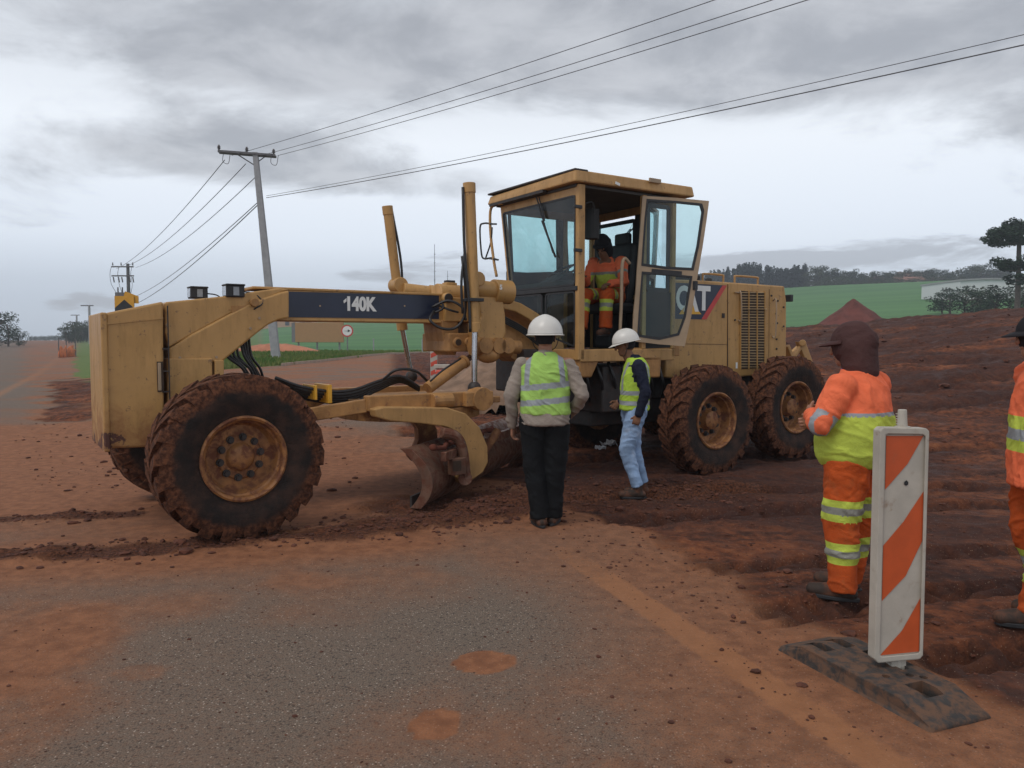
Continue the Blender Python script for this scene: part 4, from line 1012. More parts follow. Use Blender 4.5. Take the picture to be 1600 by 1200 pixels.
# rear ripper linkage and counterweight
b = MB(); rv = -.42
b.bar(Q(1228, 540, v=rv), Q(1238, 566, v=rv), .10, .06); b.bar(Q(1238, 560, v=rv), Q(1256, 534, v=rv), .05, .06); prism(b, [(1248, 534), (1260, 536), (1273, 572), (1278, 590), (1262, 590), (1258, 560)], rv - .02, rv + .05)
b.cyl(Q(1254, 536, v=rv - .06), Q(1254, 536, v=rv + .1), .05, n=12); b.bar(Q(1228, 560, v=.5), Q(1250, 540, v=.5), .06, .06); b.bb((7.55, -.45, 1.0), (7.9, .45, 1.35))
b.build('ripper_linkage', M['yellowc'], G, bevel=.01)
b = MB(); b.bb((7.95, -.8, .72), (8.25, .8, .95)); b.bb((7.7, -.35, .8), (8.0, .35, 1.0)); b.build('ripper_beam', M['yellowm'], G, bevel=.02)

# ================================================================== PEOPLE
def evalmesh(o):
    dg = bpy.context.evaluated_depsgraph_get(); return bpy.data.meshes.new_from_object(o.evaluated_get(dg))
def remeshed(mb, name, mats, parent, voxel=.009, smooth=5, wr=0.0, wsc=(9, 9, 16), matf=None, seed=0, fac=.5):
    me0 = mb.mesh(name, mats); o = bpy.data.objects.new(name, me0); COL.objects.link(o)
    rm = o.modifiers.new('r', 'REMESH'); rm.mode = 'VOXEL'; rm.voxel_size = voxel
    sm = o.modifiers.new('s', 'SMOOTH'); sm.factor = fac; sm.iterations = smooth
    me = evalmesh(o); bpy.data.objects.remove(o); me.name = name
    n = len(me.vertices); co = np.empty(n * 3); me.vertices.foreach_get('co', co); co = co.reshape(-1, 3)
    if wr:
        no = np.empty(n * 3); me.vertices.foreach_get('normal', no); no = no.reshape(-1, 3)
        wx_ = fbm(co[:, 0] * 4, co[:, 1] * 4, co[:, 2] * 4, 2, seed + 3) * 2.2
        a = fbm(co[:, 0] * 2.6 + wx_, co[:, 1] * 2.6 + wx_, co[:, 2] * wsc[2] * .75 + 7 * co[:, 0] + wx_, 3, seed)
        a2 = fbm(co[:, 0] * 9, co[:, 1] * 9, co[:, 2] * 9 - 6 * co[:, 0], 3, seed + 5)
        rdg = (1 - np.abs(a - .5) * 4).clip(0, 1) ** 2
        co = co + no * (((rdg - .35) + (a2 - .5) * .8) * wr)[:, None]; me.vertices.foreach_set('co', co.ravel())
    me.materials.clear()
    for m_ in (mats if isinstance(mats, (list, tuple)) else [mats]): me.materials.append(m_)
    k = len(me.polygons); mi = np.zeros(k, np.int32)
    if matf is not None:
        c = np.empty(k * 3); me.polygons.foreach_get('center', c); c = c.reshape(-1, 3); mi = matf(c[:, 0], c[:, 1], c[:, 2]).astype(np.int32)
    me.polygons.foreach_set('material_index', mi); me.polygons.foreach_set('use_smooth', np.ones(k, bool)); me.update()
    ob = bpy.data.objects.new(name, me); COL.objects.link(ob); ob.parent = parent; return ob
V3 = Vector
def hand(b, w, d, up, palm_n, curl=.6, s=1.0):
    """w wrist, d pointing along the hand, up = side on which the thumb leaves, palm_n = palm facing"""
    d = V3(d).normalized(); n = V3(palm_n); n = (n - d * n.dot(d)).normalized(); sd_ = V3(up); sd_ = (sd_ - d * sd_.dot(d) - n * sd_.dot(n)).normalized()
    b.capsule(w - d * .02, w + d * .075 * s, .028 * s, .036 * s, sd_, 1.15, .5)
    for k, (off, L) in enumerate(((.030, .072), (.010, .080), (-.010, .075), (-.029, .058))):
        p = w + d * .085 * s + sd_ * off * s; c = curl * (1 + .12 * k)
        for j, (l_, r_) in enumerate(((L * .45, .0095), (L * .32, .0088), (L * .25, .0078))):
            a = c * (j + .6); dd = d * math.cos(a) + n * math.sin(a); q = p + dd * l_ * s; b.capsule(p, q, r_ * s, (r_ - .0006) * s, sd_, n=8, m=3); p = q
    p = w + d * .03 * s + sd_ * .028 * s; dd = (d * .7 + sd_ * .6 + n * .35).normalized(); q = p + dd * .045 * s; b.capsule(p, q, .0125 * s, .011 * s, sd_, n=8, m=3)
    dd = (d * .95 + sd_ * .1 + n * .35).normalized(); b.capsule(q, q + dd * .032 * s, .0105 * s, .009 * s, sd_, n=8, m=3)
def head(b, c, fwd, up, s=1.0):
    f = V3(fwd).normalized(); u = V3(up); u = (u - f * u.dot(f)).normalized(); r = f.cross(u)
    b.capsule(c + u * .02 * s - f * .012 * s, c + u * .025 * s + f * .01 * s, .092 * s, .088 * s, r, .86, 1.06, n=24, m=8)
    b.capsule(c - u * .02 * s + f * .028 * s, c - u * .075 * s + f * .055 * s, .066 * s, .036 * s, r, 1.0, 1.0, n=20)
    b.capsule(c + u * .018 * s + f * .098 * s, c - u * .022 * s + f * .112 * s, .009 * s, .015 * s, r, n=10)          # nose
    b.capsule(c - u * .052 * s + f * .088 * s - r * .018 * s, c - u * .052 * s + f * .088 * s + r * .018 * s, .008 * s, .008 * s, u, n=8)   # lips
    b.capsule(c + u * .036 * s + f * .088 * s - r * .034 * s, c + u * .036 * s + f * .088 * s + r * .034 * s, .012 * s, .012 * s, u, n=8)   # brow
    for q in (-1, 1):
        b.capsule(c + r * q * .084 * s + u * .022 * s - f * .005 * s, c + r * q * .080 * s - u * .022 * s, .019 * s, .012 * s, f, 1, .45, n=10)
        b.ball(c + r * q * .032 * s + u * .014 * s + f * .080 * s, .0145 * s, 10, 8)
def legs_j(d=None):
    J = dict(pel=V3((0, 0, .98)), waist=V3((0, 0, 1.10)), chest=V3((0, 0, 1.30)), neck=V3((0, .0, 1.47)), head=V3((0, .03, 1.635)),
             shL=V3((-.185, 0, 1.42)), shR=V3((.185, 0, 1.42)), elL=V3((-.25, -.02, 1.14)), elR=V3((.25, -.02, 1.14)), wrL=V3((-.26, .06, .90)), wrR=V3((.26, .06, .90)),
             hipL=V3((-.10, 0, .93)), hipR=V3((.10, 0, .93)), knL=V3((-.12, .01, .50)), knR=V3((.12, .01, .50)), anL=V3((-.13, -.02, .10)), anR=V3((.13, -.02, .10)))
    for k, v in (d or {}).items(): J[k] = V3(v)
    return J
def body_mesh(root, J, skin, fwd=(0, 1, 0), up=(0, 0, 1), hands=None, waist=.13, name='body'):
    b = MB(); X = (1, 0, 0)
    b.capsule(J['pel'], J['waist'], waist, waist * .95, X, 1.1, .72, 20); b.capsule(J['waist'], J['chest'], waist * .95, .135, X, 1.1, .72, 20)
    b.capsule(J['chest'], J['neck'] - V3((0, 0, .08)), .14, .09, X, 1.15, .75, 20)
    b.capsule(J['shL'], J['shR'], .052, .052, (0, 0, 1), n=12)
    b.capsule(J['neck'] - V3((0, 0, .06)), J['head'] - V3((0, 0, .06)), .062, .056, X, n=16)
    for s in 'LR':
        b.capsule(J['sh' + s], J['el' + s], .052, .040, X, n=14); b.capsule(J['el' + s], J['wr' + s], .042, .027, X, n=14)
        b.capsule(J['hip' + s], J['kn' + s], .082, .055, X, n=14); b.capsule(J['kn' + s], J['an' + s], .054, .036, X, n=14); b.capsule(J['an' + s], J['an' + s] + V3((0, .10, -.05)), .035, .028, X, n=10)
        h = (hands or {}).get(s, {}); d = J['wr' + s] - J['el' + s]; d = d if 'd' not in h else V3(h['d'])
        hand(b, J['wr' + s] + d.normalized() * .01, d, h.get('up', (0, 1, .2)), h.get('n', (1, 0, 0) if s == 'L' else (-1, 0, 0)), h.get('curl', .55))
    head(b, J['head'], fwd, up)
    f = V3(fwd).normalized(); u = V3(up); u = (u - f * u.dot(f)).normalized(); r = f.cross(u)
    eyes = [J['head'] + r * q * .032 + u * .014 + f * .092 for q in (-1, 1)]
    def mf(x, y, z):
        o = np.zeros(len(x))
        for e in eyes: o[(x - e.x) ** 2 + (y - e.y) ** 2 + (z - e.z) ** 2 < .009 ** 2] = 1
        hc = J['head']; du = (x - hc.x) * u.x + (y - hc.y) * u.y + (z - hc.z) * u.z; df_ = (x - hc.x) * f.x + (y - hc.y) * f.y + (z - hc.z) * f.z
        hair = (du > -.05) & (df_ < .01 + .25 * (du - .0)) & (du > -.07 - df_ * .2) & (np.abs((x - hc.x) * r.x + (y - hc.y) * r.y + (z - hc.z) * r.z) < .083)
        o[hair] = 1; return o
    return remeshed(b, name, [skin, M['darkhat']], root, .0048, 3, matf=mf, fac=.4)
def torso_loft(b, rings, tilt=None, n=44): b.loft([(cx, cy, z, rx, ry) for cx, cy, z, rx, ry in rings], n)
def trouser(root, J, mats, rT=(.118, .085, .068, .072), matf=None, waistz=1.02, hemz=.09, wr=.010, belly=(.165, .125), seed=0, voxel=.009):
    b = MB()
    b.capsule(J['pel'] + V3((0, 0, -.02)), J['pel'] + V3((0, 0, waistz - J['pel'].z - .03)), belly[1] * 1.05, belly[1] * 1.02, (1, 0, 0), belly[0] / belly[1], 1.0, 28)
    for s in 'LR':
        h, k, a = J['hip' + s], J['kn' + s], J['an' + s]
        b.capsule(h, k, rT[0], rT[1], (1, 0, 0), 1, 1.05, 22); b.capsule(k, k.lerp(a, .55), rT[1], rT[2], (1, 0, 0), 1, 1.05, 22)
        b.cyl(k.lerp(a, .45), V3((a.x, a.y, hemz)), rT[2], rT[3], n=22)
    return remeshed(b, 'trousers', mats, root, voxel, 5, wr, (7, 7, 17), matf, seed)
def boots(root, J, L=.27, mt='boot', dirs=None):
    for s in 'LR':
        a = J['an' + s]; b = MB(); f = V3((dirs or {}).get(s, (0, 1, 0))).normalized(); sd_ = f.cross(V3((0, 0, 1)))
        g = V3((a.x, a.y, a.z - .10))
        b.capsule(a + V3((0, 0, .05)), g + V3((0, 0, .06)), .052, .050, sd_, n=16); b.capsule(g + V3((0, 0, .045)) - f * .045, g + V3((0, 0, .042)) + f * (L - .12), .042, .040, sd_, 1.1, 1, n=16)
        b.capsule(g + V3((0, 0, .06)) + f * .02, g + V3((0, 0, .05)) + f * (L - .14), .048, .036, sd_, 1.05, 1, n=16)
        o = remeshed(b, 'boot', M[mt], root, .008, 4)
        b = MB(); pts = []
        for k in range(20):
            t = 2 * math.pi * k / 20; pts.append(g + f * ((L / 2 + .003) * math.cos(t) + L / 2 - .095) + sd_ * (.05 + .006 * math.cos(t)) * math.sin(t) + V3((0, 0, 0)))
        b.prism(pts, (0, 0, .024)); b.build('sole', M['black'], o, bevel=.004)
def helmet(root, c, f, u, s=1.0):
    f = V3(f).normalized(); u = V3(u); u = (u - f * u.dot(f)).normalized(); r = f.cross(u); b = MB()
    n = 32; rings = []
    for j in range(9):
        t = j / 8 * math.pi / 2; rings.append((math.cos(t), math.sin(t)))
    V = []
    for q, h in [(1.02, -.10)] + rings[:-1]:
        for k in range(n):
            a = 2 * math.pi * k / n; ridge = 1 + .05 * math.exp(-(math.sin(a) * 5 * q) ** 2) * (h > .3)
            V.append(c + (f * math.cos(a) * .142 + r * math.sin(a) * .122) * q * s + u * (.03 + .125 * h * ridge) * s)
    V.append(c + u * .160 * s); m_ = 9
    F = [(i * n + k, i * n + (k + 1) % n, (i + 1) * n + (k + 1) % n, (i + 1) * n + k) for i in range(m_ - 1) for k in range(n)] + [((m_ - 1) * n + k, (m_ - 1) * n + (k + 1) % n, len(V) - 1) for k in range(n)]
    b.quadmesh(V, F)
    o = b.build('hard_hat', M['helmet'], root, smooth=True); sd2 = o.modifiers.new('t', 'SOLIDIFY'); sd2.thickness = .004
    b = MB(); V = []
    for q, dz_ in ((1.0, 0), (1.13, -.006)):
        for k in range(n):
            a = 2 * math.pi * k / n; pk = 1 + (.22 * max(0, math.cos(a)) ** 3 if q > 1 else 0)
            V.append(c + (f * math.cos(a) * .142 * pk + r * math.sin(a) * .122) * q * s + u * (.022 + dz_ - (.02 * max(0, math.cos(a)) ** 2 if q > 1 else 0)) * s)
    b.quadmesh(V, [(k, (k + 1) % n, n + (k + 1) % n, n + k) for k in range(n)]); e = b.build('brim', M['helmet'], o, smooth=True); s2 = e.modifiers.new('t', 'SOLIDIFY'); s2.thickness = .006
    b = MB(); b.tube([c + r * (-.118) + u * .0 , c + r * (-.085) - u * .09 + f * .03, c - u * .125 + f * .06, c + r * .085 - u * .09 + f * .03, c + r * .118], .004, 6, 5); b.build('chin_strap', M['black'], o)
def hood_hat(root, c, f, u, mt, s=1.0, brim=.18, cape=.15):
    """cap with a visor and a cloth neck flap"""
    f = V3(f).normalized(); u = V3(u); u = (u - f * u.dot(f)).normalized(); r = f.cross(u); b = MB()
    b.capsule(c + u * .02 * s - f * .016, c + u * .045 * s - f * .005, .116 * s, .108 * s, r, .92, 1.10, 26, 8)
    b.capsule(c - u * .0 * s - f * .026, c - u * (cape + .04) * s - f * .045, .116 * s, .104 * s, r, .96, .92, 24)
    o = remeshed(b, 'hood', mt, root, .007, 6, .006, (10, 10, 10), seed=61)
    b = MB(); n = 18; V = []
    for k in range(n + 1):
        a = R(-82 + 164 * k / n); 
        for q, dz_ in ((.108, .048), (.108 + (brim - .10) * math.cos(a) ** .6, .026)): V.append(c + (f * math.cos(a) * q * 1.12 + r * math.sin(a) * q * .92) * s + u * dz_ * s)
    b.quadmesh(V, [(2 * k, 2 * k + 2, 2 * k + 3, 2 * k + 1) for k in range(n)]); e = b.build('visor', mt, o, smooth=True); q = e.modifiers.new('t', 'SOLIDIFY'); q.thickness = .005

def person(label, px, py, rz, dist=None, zoff=0.0, scale=1.0):
    p = place(px, py) if dist is None else at(px, dist)
    o = empty('person', p + V3((0, 0, zoff)), R(rz)); o.scale = (scale,) * 3
    tag(o, label, 'person'); return o

# man seen from behind in the lime vest --------------------------------------------
p1 = person('person seen from behind in white hard hat, lime vest, grey shirt and black trousers', 851, 822, -4)
J = legs_j(dict(head=(0, .02, 1.615), neck=(0, 0, 1.46), shL=(-.20, -.01, 1.40), shR=(.20, -.01, 1.40), elL=(-.29, -.03, 1.11), wrL=(-.285, .05, .87), elR=(.315, -.05, 1.13), wrR=(.23, .15, .97), anL=(-.04, -.01, .10), anR=(.07, .08, .10), knL=(-.09, .02, .50), knR=(.09, .03, .50)))
body_mesh(p1, J, M['skin2'], hands={'L': dict(curl=.5, up=(.3, 1, 0)), 'R': dict(curl=.8, up=(0, 1, .6), n=(-1, 0, -.3))})
trouser(p1, J, M['blackcloth'], (.125, .095, .078, .082), waistz=1.0, hemz=.07, wr=.009, belly=(.19, .135), seed=1)
boots(p1, J, .29, dirs={'L': (-.35, 1, 0), 'R': (.2, 1, 0)})
b = MB(); b.loft([(0, .0, .885, .216, .165), (0, 0, .95, .212, .16), (0, 0, 1.1, .20, .145), (0, 0, 1.28, .205, .14), (0, -.005, 1.38, .19, .12), (0, -.005, 1.44, .13, .09), (0, 0, 1.49, .075, .075), (0, .01, 1.51, .062, .066)], 40)
for s_ in 'LR':
    b.capsule(J['sh' + s_] + V3((0, 0, -.01)), J['el' + s_], .066, .062, n=18); b.capsule(J['el' + s_], J['wr' + s_], .063, .046, n=18)
remeshed(b, 'shirt', M['grayshirt'], p1, .009, 5, .014, (7, 7, 14), seed=4)
b = MB(); b.loft([(0, 0, .975, .218, .165), (0, 0, 1.10, .216, .165), (0, 0, 1.28, .216, .158), (0, -.005, 1.37, .212, .142), (0, -.005, 1.425, .178, .115), (0, -.0, 1.47, .105, .090), (0, 0, 1.495, .082, .08)], 48)
def vm(x, y, z):
    o = np.zeros(len(x)); tl = .10 * x
    o[(np.abs(z - 1.085 - tl) < .025) | (np.abs(z - 1.215 - tl) < .025)] = 1
    o[(np.abs(np.abs(x) - (.150 + (z - 1.22) * -.0 + np.clip(z - 1.3, 0, 1) * -.12 + .0)) < .022) & (z > 1.225) & (y < .02)] = 1
    return o
remeshed(b, 'vest', [M['limevest'], M['reflect']], p1, .0075, 5, .013, (8, 8, 12), vm, seed=5)
helmet(p1, J['head'] + V3((0, 0, .01)), (0, 1, 0), (0, 0, 1), 1.2)

# man in jeans, side on ---------------------------------------------------------------
p2 = person('person side on in white hard hat, navy sleeves, lime vest and blue jeans', 990, 776, 84)
J = legs_j(dict(head=(0, .095, 1.60), neck=(0, .015, 1.45), chest=(0, -.01, 1.29), waist=(0, .01, 1.1), pel=(0, -.01, .97), shL=(-.18, -.03, 1.385), shR=(.18, 0, 1.40), elL=(-.205, -.10, 1.12), wrL=(-.20, -.035, .90), elR=(.21, -.02, 1.14), wrR=(.17, .14, 1.0),
                hipL=(-.09, -.02, .93), hipR=(.09, .03, .93), knL=(-.10, .08, .52), knR=(.09, .00, .51), anL=(-.10, -.035, .10), anR=(.09, -.10, .10)))
body_mesh(p2, J, M['skin'], fwd=(-.05, 1, -.22), hands={'L': dict(curl=.75, up=(0, 1, 0)), 'R': dict(curl=.9)})
trouser(p2, J, M['jeans'], (.108, .076, .064, .066), waistz=1.0, hemz=.13, wr=.010, belly=(.15, .125), seed=8)
boots(p2, J, .28)
b = MB(); b.loft([(0, .0, .93, .16, .125), (0, 0, 1.1, .17, .13), (0, -.01, 1.28, .185, .13), (0, -.015, 1.38, .17, .11), (0, -.01, 1.43, .12, .085), (0, .01, 1.48, .068, .068), (0, .02, 1.50, .06, .062)], 40)
for s_ in 'LR':
    b.capsule(J['sh' + s_], J['el' + s_], .070, .055, n=18); b.capsule(J['el' + s_], J['wr' + s_], .056, .040, n=18)
remeshed(b, 'shirt', M['navy'], p2, .009, 5, .010, (7, 7, 14), seed=14)
b = MB(); b.loft([(0, .0, .925, .178, .152), (0, .0, 1.02, .182, .150), (0, 0, 1.15, .186, .150), (0, -.01, 1.28, .190, .148), (0, -.018, 1.37, .170, .128), (0, -.012, 1.425, .132, .105), (0, .004, 1.465, .088, .088)], 48)
def vm2(x, y, z):
    o = np.zeros(len(x)); o[(np.abs(z - 1.00) < .024) | (np.abs(z - 1.105) < .024)] = 1
    o[(np.abs(np.abs(x) - .10) < .02) & (z > 1.12) & (z < 1.42)] = 1
    arm = (np.abs(x) > .155) & (z > 1.22) & (np.abs(y + .03) < .05); o[arm & (x < 0)] = 2
    return o
remeshed(b, 'vest', [M['limevest2'], M['reflect'], M['navy']], p2, .0075, 5, .010, (8, 8, 12), vm2, seed=15)
helmet(p2, J['head'] + V3((0, -.005, .015)), (-.05, 1, -.22), (0, 0, 1), .98)

# stout worker in orange ---------------------------------------------------------------
p3 = person('stout person in orange and yellow shirt and dark brown hood, seen from behind', 1334, 934, 40)
J = legs_j(dict(head=(.0, .07, 1.575), neck=(0, 0, 1.42), shL=(-.215, .0, 1.34), shR=(.215, .0, 1.34), elL=(-.32, .08, 1.11), wrL=(-.08, .27, 1.15), elR=(.31, .10, 1.10), wrR=(.08, .31, 1.08),
                anL=(-.10, .02, .10), anR=(.11, .10, .10), knL=(-.11, .04, .49), knR=(.12, .05, .49)))
body_mesh(p3, J, M['skin2'], fwd=(-.1, 1, -.1), waist=.16, hands={'L': dict(curl=.9, up=(.3, .2, 1), n=(.5, -.5, 0)), 'R': dict(curl=.8, up=(0, .2, 1))})
def tm(x, y, z):
    o = np.zeros(len(x))
    for lo, hi in ((.505, .645), (.235, .375)):
        o[(z > lo) & (z < hi)] = 1; o[(z > lo + .045) & (z < hi - .045)] = 2
    return o
trouser(p3, J, [M['orangetr'], M['limeshirt'], M['reflect2']], (.135, .108, .092, .088), waistz=.98, hemz=.06, wr=.013, belly=(.22, .17), seed=22, matf=tm)
boots(p3, J, .30, dirs={'L': (-.35, 1, 0), 'R': (-.1, 1, 0)})
b = MB(); b.loft([(0, .02, .845, .215, .17), (0, .02, .90, .245, .205), (0, .02, 1.02, .255, .225), (0, .02, 1.15, .240, .205), (0, .01, 1.27, .228, .17), (0, 0, 1.34, .205, .14), (0, 0, 1.40, .135, .11), (0, .01, 1.45, .082, .082), (0, .02, 1.475, .07, .075)], 44)
for s_ in 'LR':
    b.capsule(J['sh' + s_], J['el' + s_], .090, .070, n=20); b.capsule(J['el' + s_], J['el' + s_].lerp(J['wr' + s_], .85), .070, .05, n=18)
def sm3(x, y, z):
    o = np.zeros(len(x)); core = (x ** 2 / .27 ** 2 + (y - .02) ** 2 / .25 ** 2) < 1.0
    o[(z < 1.165) & core] = 1; o[(z >= 1.165) & (z < 1.185) & core] = 2; o[(z > 1.445)] = 3
    dl_ = (x - J['elL'].x) ** 2 + (y - J['elL'].y) ** 2 + (z - J['elL'].z) ** 2
    t_ = ((x - J['elL'].x) * (J['wrL'] - J['elL']).x + (y - J['elL'].y) * (J['wrL'] - J['elL']).y + (z - J['elL'].z) * (J['wrL'] - J['elL']).z) / (J['wrL'] - J['elL']).length
    o[(x < -.2) & (np.abs(t_ + .03) < .022) & (dl_ < .012)] = 2
    return o
remeshed(b, 'shirt', [M['orangetop'], M['limeshirt'], M['reflect'], M['blue']], p3, .0085, 6, .012, (6, 6, 11), sm3, seed=24)
hood_hat(p3, J['head'] + V3((0, -.02, .0)), (-.1, 1, -.1), (0, 0, 1), M['brownhat'], 1.10, .155, .085)

# worker cut by the right edge ----------------------------------------------------------------
p4 = person('person in orange jacket with yellow banded waist and black cord, cut by the frame', 1620, 972, 78)
J = legs_j(dict(head=(0, .04, 1.60), shL=(-.19, 0, 1.39), shR=(.19, 0, 1.39), elL=(-.25, -.04, 1.12), wrL=(-.24, -.01, .90), elR=(.24, -.02, 1.12), wrR=(.24, .02, .90), anL=(-.11, .06, .10), anR=(.11, -.12, .10)))
body_mesh(p4, J, M['skin2'], hands={})
def tm4(x, y, z):
    o = np.zeros(len(x))
    for lo, hi in ((.245, .385),):
        o[(z > lo) & (z < hi)] = 1; o[(z > lo + .045) & (z < hi - .045)] = 2
    return o
trouser(p4, J, [M['orangetr'], M['limeshirt'], M['reflect']], (.12, .09, .078, .08), waistz=.98, hemz=.08, wr=.012, belly=(.18, .14), seed=32, matf=tm4)
boots(p4, J, .29)
b = MB(); b.loft([(0, .0, .77, .205, .155), (0, 0, .95, .21, .16), (0, 0, 1.1, .205, .155), (0, 0, 1.28, .205, .145), (0, 0, 1.37, .19, .125), (0, 0, 1.43, .13, .095), (0, .01, 1.49, .080, .080), (0, .02, 1.52, .072, .075)], 40)
for s_ in 'LR':
    b.capsule(J['sh' + s_], J['el' + s_], .082, .066, n=18); b.capsule(J['el' + s_], J['wr' + s_], .066, .05, n=18)
def sm4(x, y, z):
    o = np.zeros(len(x)); o[(z > .965) & (z < 1.165)] = 1; o[(z > 1.035) & (z < 1.09)] = 2; return o
remeshed(b, 'jacket', [M['orangetop'], M['limeshirt'], M['reflect']], p4, .009, 5, .013, (7, 7, 12), sm4, seed=34)
hood_hat(p4, J['head'] + V3((0, 0, .0)), (0, 1, -.1), (0, 0, 1), M['darkhat'], 1.0, .16, .10)
b = MB(); b.tube([(-.16, .15, 1.26), (-.19, .16, 1.16), (-.21, .14, 1.02), (-.20, .15, .93), (-.215, .12, .86), (-.20, .15, .80)], .005, 6, 6); b.build('radio_cord', M['black'], p4, smooth=True)

# operator seated in the cab --------------------------------------------------------------------
oz = ZF + .13
opl = (4.80, -.02)
ow = Vector((GO[0] + GC * opl[0] - GS * opl[1], GO[1] + GS * opl[0] + GC * opl[1], 0))
p5 = empty('person', (ow.x, ow.y, oz), TH + R(90 + 22)); tag(p5, 'person sitting in the grader cab in orange workwear and black hood, head bowed', 'person')
J = legs_j(dict(pel=(0, -.10, .56), waist=(0, -.09, .68), chest=(0, -.03, .86), neck=(0, .05, 1.02), head=(.0, .16, 1.13), shL=(-.19, .02, .95), shR=(.19, .02, .95), elL=(-.26, .10, .70), wrL=(-.20, .33, .66), elR=(.25, .14, .72), wrR=(.17, .36, .76),
                hipL=(-.10, -.05, .52), hipR=(.10, -.05, .52), knL=(-.16, .36, .53), knR=(.13, .38, .53), anL=(-.17, .40, .12), anR=(.12, .50, .12)))
body_mesh(p5, J, M['skin'], fwd=(-.1, 1, -.55), hands={'L': dict(curl=.6, up=(.5, 0, 1), n=(0, 0, -1)), 'R': dict(curl=.9, n=(0, 0, -1), up=(-1, 0, 0))})
def seg_t(x, y, z, a, b_):
    d = b_ - a; L_ = d.length; d = d / L_; px_, py_2, pz_ = x - a.x, y - a.y, z - a.z; t_ = px_ * d.x + py_2 * d.y + pz_ * d.z
    return t_ / L_, np.sqrt(np.maximum(px_ ** 2 + py_2 ** 2 + pz_ ** 2 - t_ ** 2, 0))
def tm5(x, y, z):
    o = np.zeros(len(x))
    for s in 'LR':
        tt_, dd = seg_t(x, y, z, J['kn' + s], J['an' + s]); o[(tt_ > .16) & (tt_ < .50) & (dd < .14)] = 1; o[(tt_ > .27) & (tt_ < .39) & (dd < .14)] = 2
        tt_, dd = seg_t(x, y, z, J['hip' + s], J['kn' + s]); q = (dd < .14) & (z > .48); o[(tt_ > .60) & (tt_ < .84) & q] = 1; o[(tt_ > .68) & (tt_ < .76) & q] = 2
    return o
b = MB(); b.capsule(J['pel'], J['waist'], .15, .14, (1, 0, 0), 1.2, 1, 24)
for s in 'LR': b.capsule(J['hip' + s], J['kn' + s], .115, .09, n=20); b.capsule(J['kn' + s], J['kn' + s].lerp(J['an' + s], .6), .09, .075, n=20); b.cyl(J['kn' + s].lerp(J['an' + s], .5), J['an' + s], .078, .08, n=20)
remeshed(b, 'trousers', [M['orangetr'], M['limeshirt'], M['reflect2']], p5, .009, 5, .010, (7, 7, 12), tm5, seed=42)
boots(p5, J, .28)
b = MB(); b.capsule(J['waist'] - V3((0, 0, .05)), J['chest'], .155, .155, (1, 0, 0), 1.25, .9, 24); b.capsule(J['chest'], J['neck'] - V3((0, .02, .09)), .15, .10, (1, 0, 0), 1.3, .85, 24); b.capsule(J['neck'] - V3((0, 0, .06)), J['neck'] + V3((0, .01, .02)), .075, .068, n=18)
for s in 'LR': b.capsule(J['sh' + s], J['el' + s], .082, .066, n=18); b.capsule(J['el' + s], J['wr' + s], .066, .048, n=18)
def sm5(x, y, z):
    o = np.zeros(len(x)); core = np.abs(x) < .18; o[(z < .80) & core & (y < .14)] = 1; o[(z >= .80) & (z < .835) & core] = 2
    tt_, dd = seg_t(x, y, z, J['shL'], J['elL']); o[(tt_ > .48) & (tt_ < .62) & (dd < .11)] = 2; return o
remeshed(b, 'shirt', [M['orangetop'], M['limeshirt'], M['reflect2']], p5, .009, 5, .012, (7, 7, 12), sm5, seed=44)
hood_hat(p5, J['head'] + V3((0, .0, .02)), (-.1, 1, -.55), (0, 0, 1), M['darkhat'], .98, .14, .07)
# ================================================================== DELINEATOR PANEL AND RUBBER BASE
c0 = V3((1.71, 3.54, 0)); dd_ = V3((.36, -.93, 0)).normalized(); ang_ = math.atan2(dd_.y, dd_.x)
dl_root = empty('delineator', (c0.x, c0.y, hz(c0.x, c0.y) - .004), ang_)
tag(dl_root, 'dirty white panel with diagonal orange stripes standing in a long black rubber foot', 'traffic delineator')
b = MB(); Lb, Wb, Hb = .46, .20, .09
prof_ = [(-Lb, .0, Wb * .82), (-Lb, .03, Wb * .78), (-Lb + .17, Hb, Wb * .86), (Lb - .17, Hb, Wb * .86), (Lb, .03, Wb * .78), (Lb, 0, Wb * .82)]
V = [];
for x, z, y in prof_: V += [(x, -y - (.03 if z < .01 else 0), z), (x, y + (.03 if z < .01 else 0), z)]
F = [(0, 1, 3, 2), (2, 3, 5, 4), (4, 5, 7, 6), (6, 7, 9, 8), (8, 9, 11, 10), (0, 10, 11, 1), (0, 2, 4, 6, 8, 10), (1, 11, 9, 7, 5, 3)]
b.quadmesh(V, F); me0 = b.mesh('rubber_foot', plain('worn rubber', (.034, .030, .028), .8, var=.3, scale=10, dirt=(.12, .062, .036), dth=(.38, .60), bs=.5, bsc=90))
fo = bpy.data.objects.new('rubber_foot', me0); COL.objects.link(fo)
bv_ = fo.modifiers.new('b', 'BEVEL'); bv_.width = .012; bv_.segments = 3; bv_.limit_method = 'ANGLE'
cut = MB()
for cx_, cy_, w_, h_ in ((-.27, .05, .10, .045), (-.27, -.08, .10, .045), (-.10, .08, .05, .03), (.06, .09, .05, .03), (.27, 0, .075, .075)): cut.box((cx_, cy_, Hb), (w_ * 1.5, h_ * 1.4, .11))
for cx_, cy_ in ((.12, -.06), (.15, .05), (.19, .09)): cut.cyl((cx_, cy_, Hb - .05), (cx_, cy_, Hb + .05), .018, n=14)
co_ = bpy.data.objects.new('cut', cut.mesh('cut', M['black'])); COL.objects.link(co_)
bo = fo.modifiers.new('c', 'BOOLEAN'); bo.object = co_; bo.operation = 'DIFFERENCE'; bo.solver = 'EXACT'
me1 = evalmesh(fo); bpy.data.objects.remove(co_); bpy.data.objects.remove(fo)
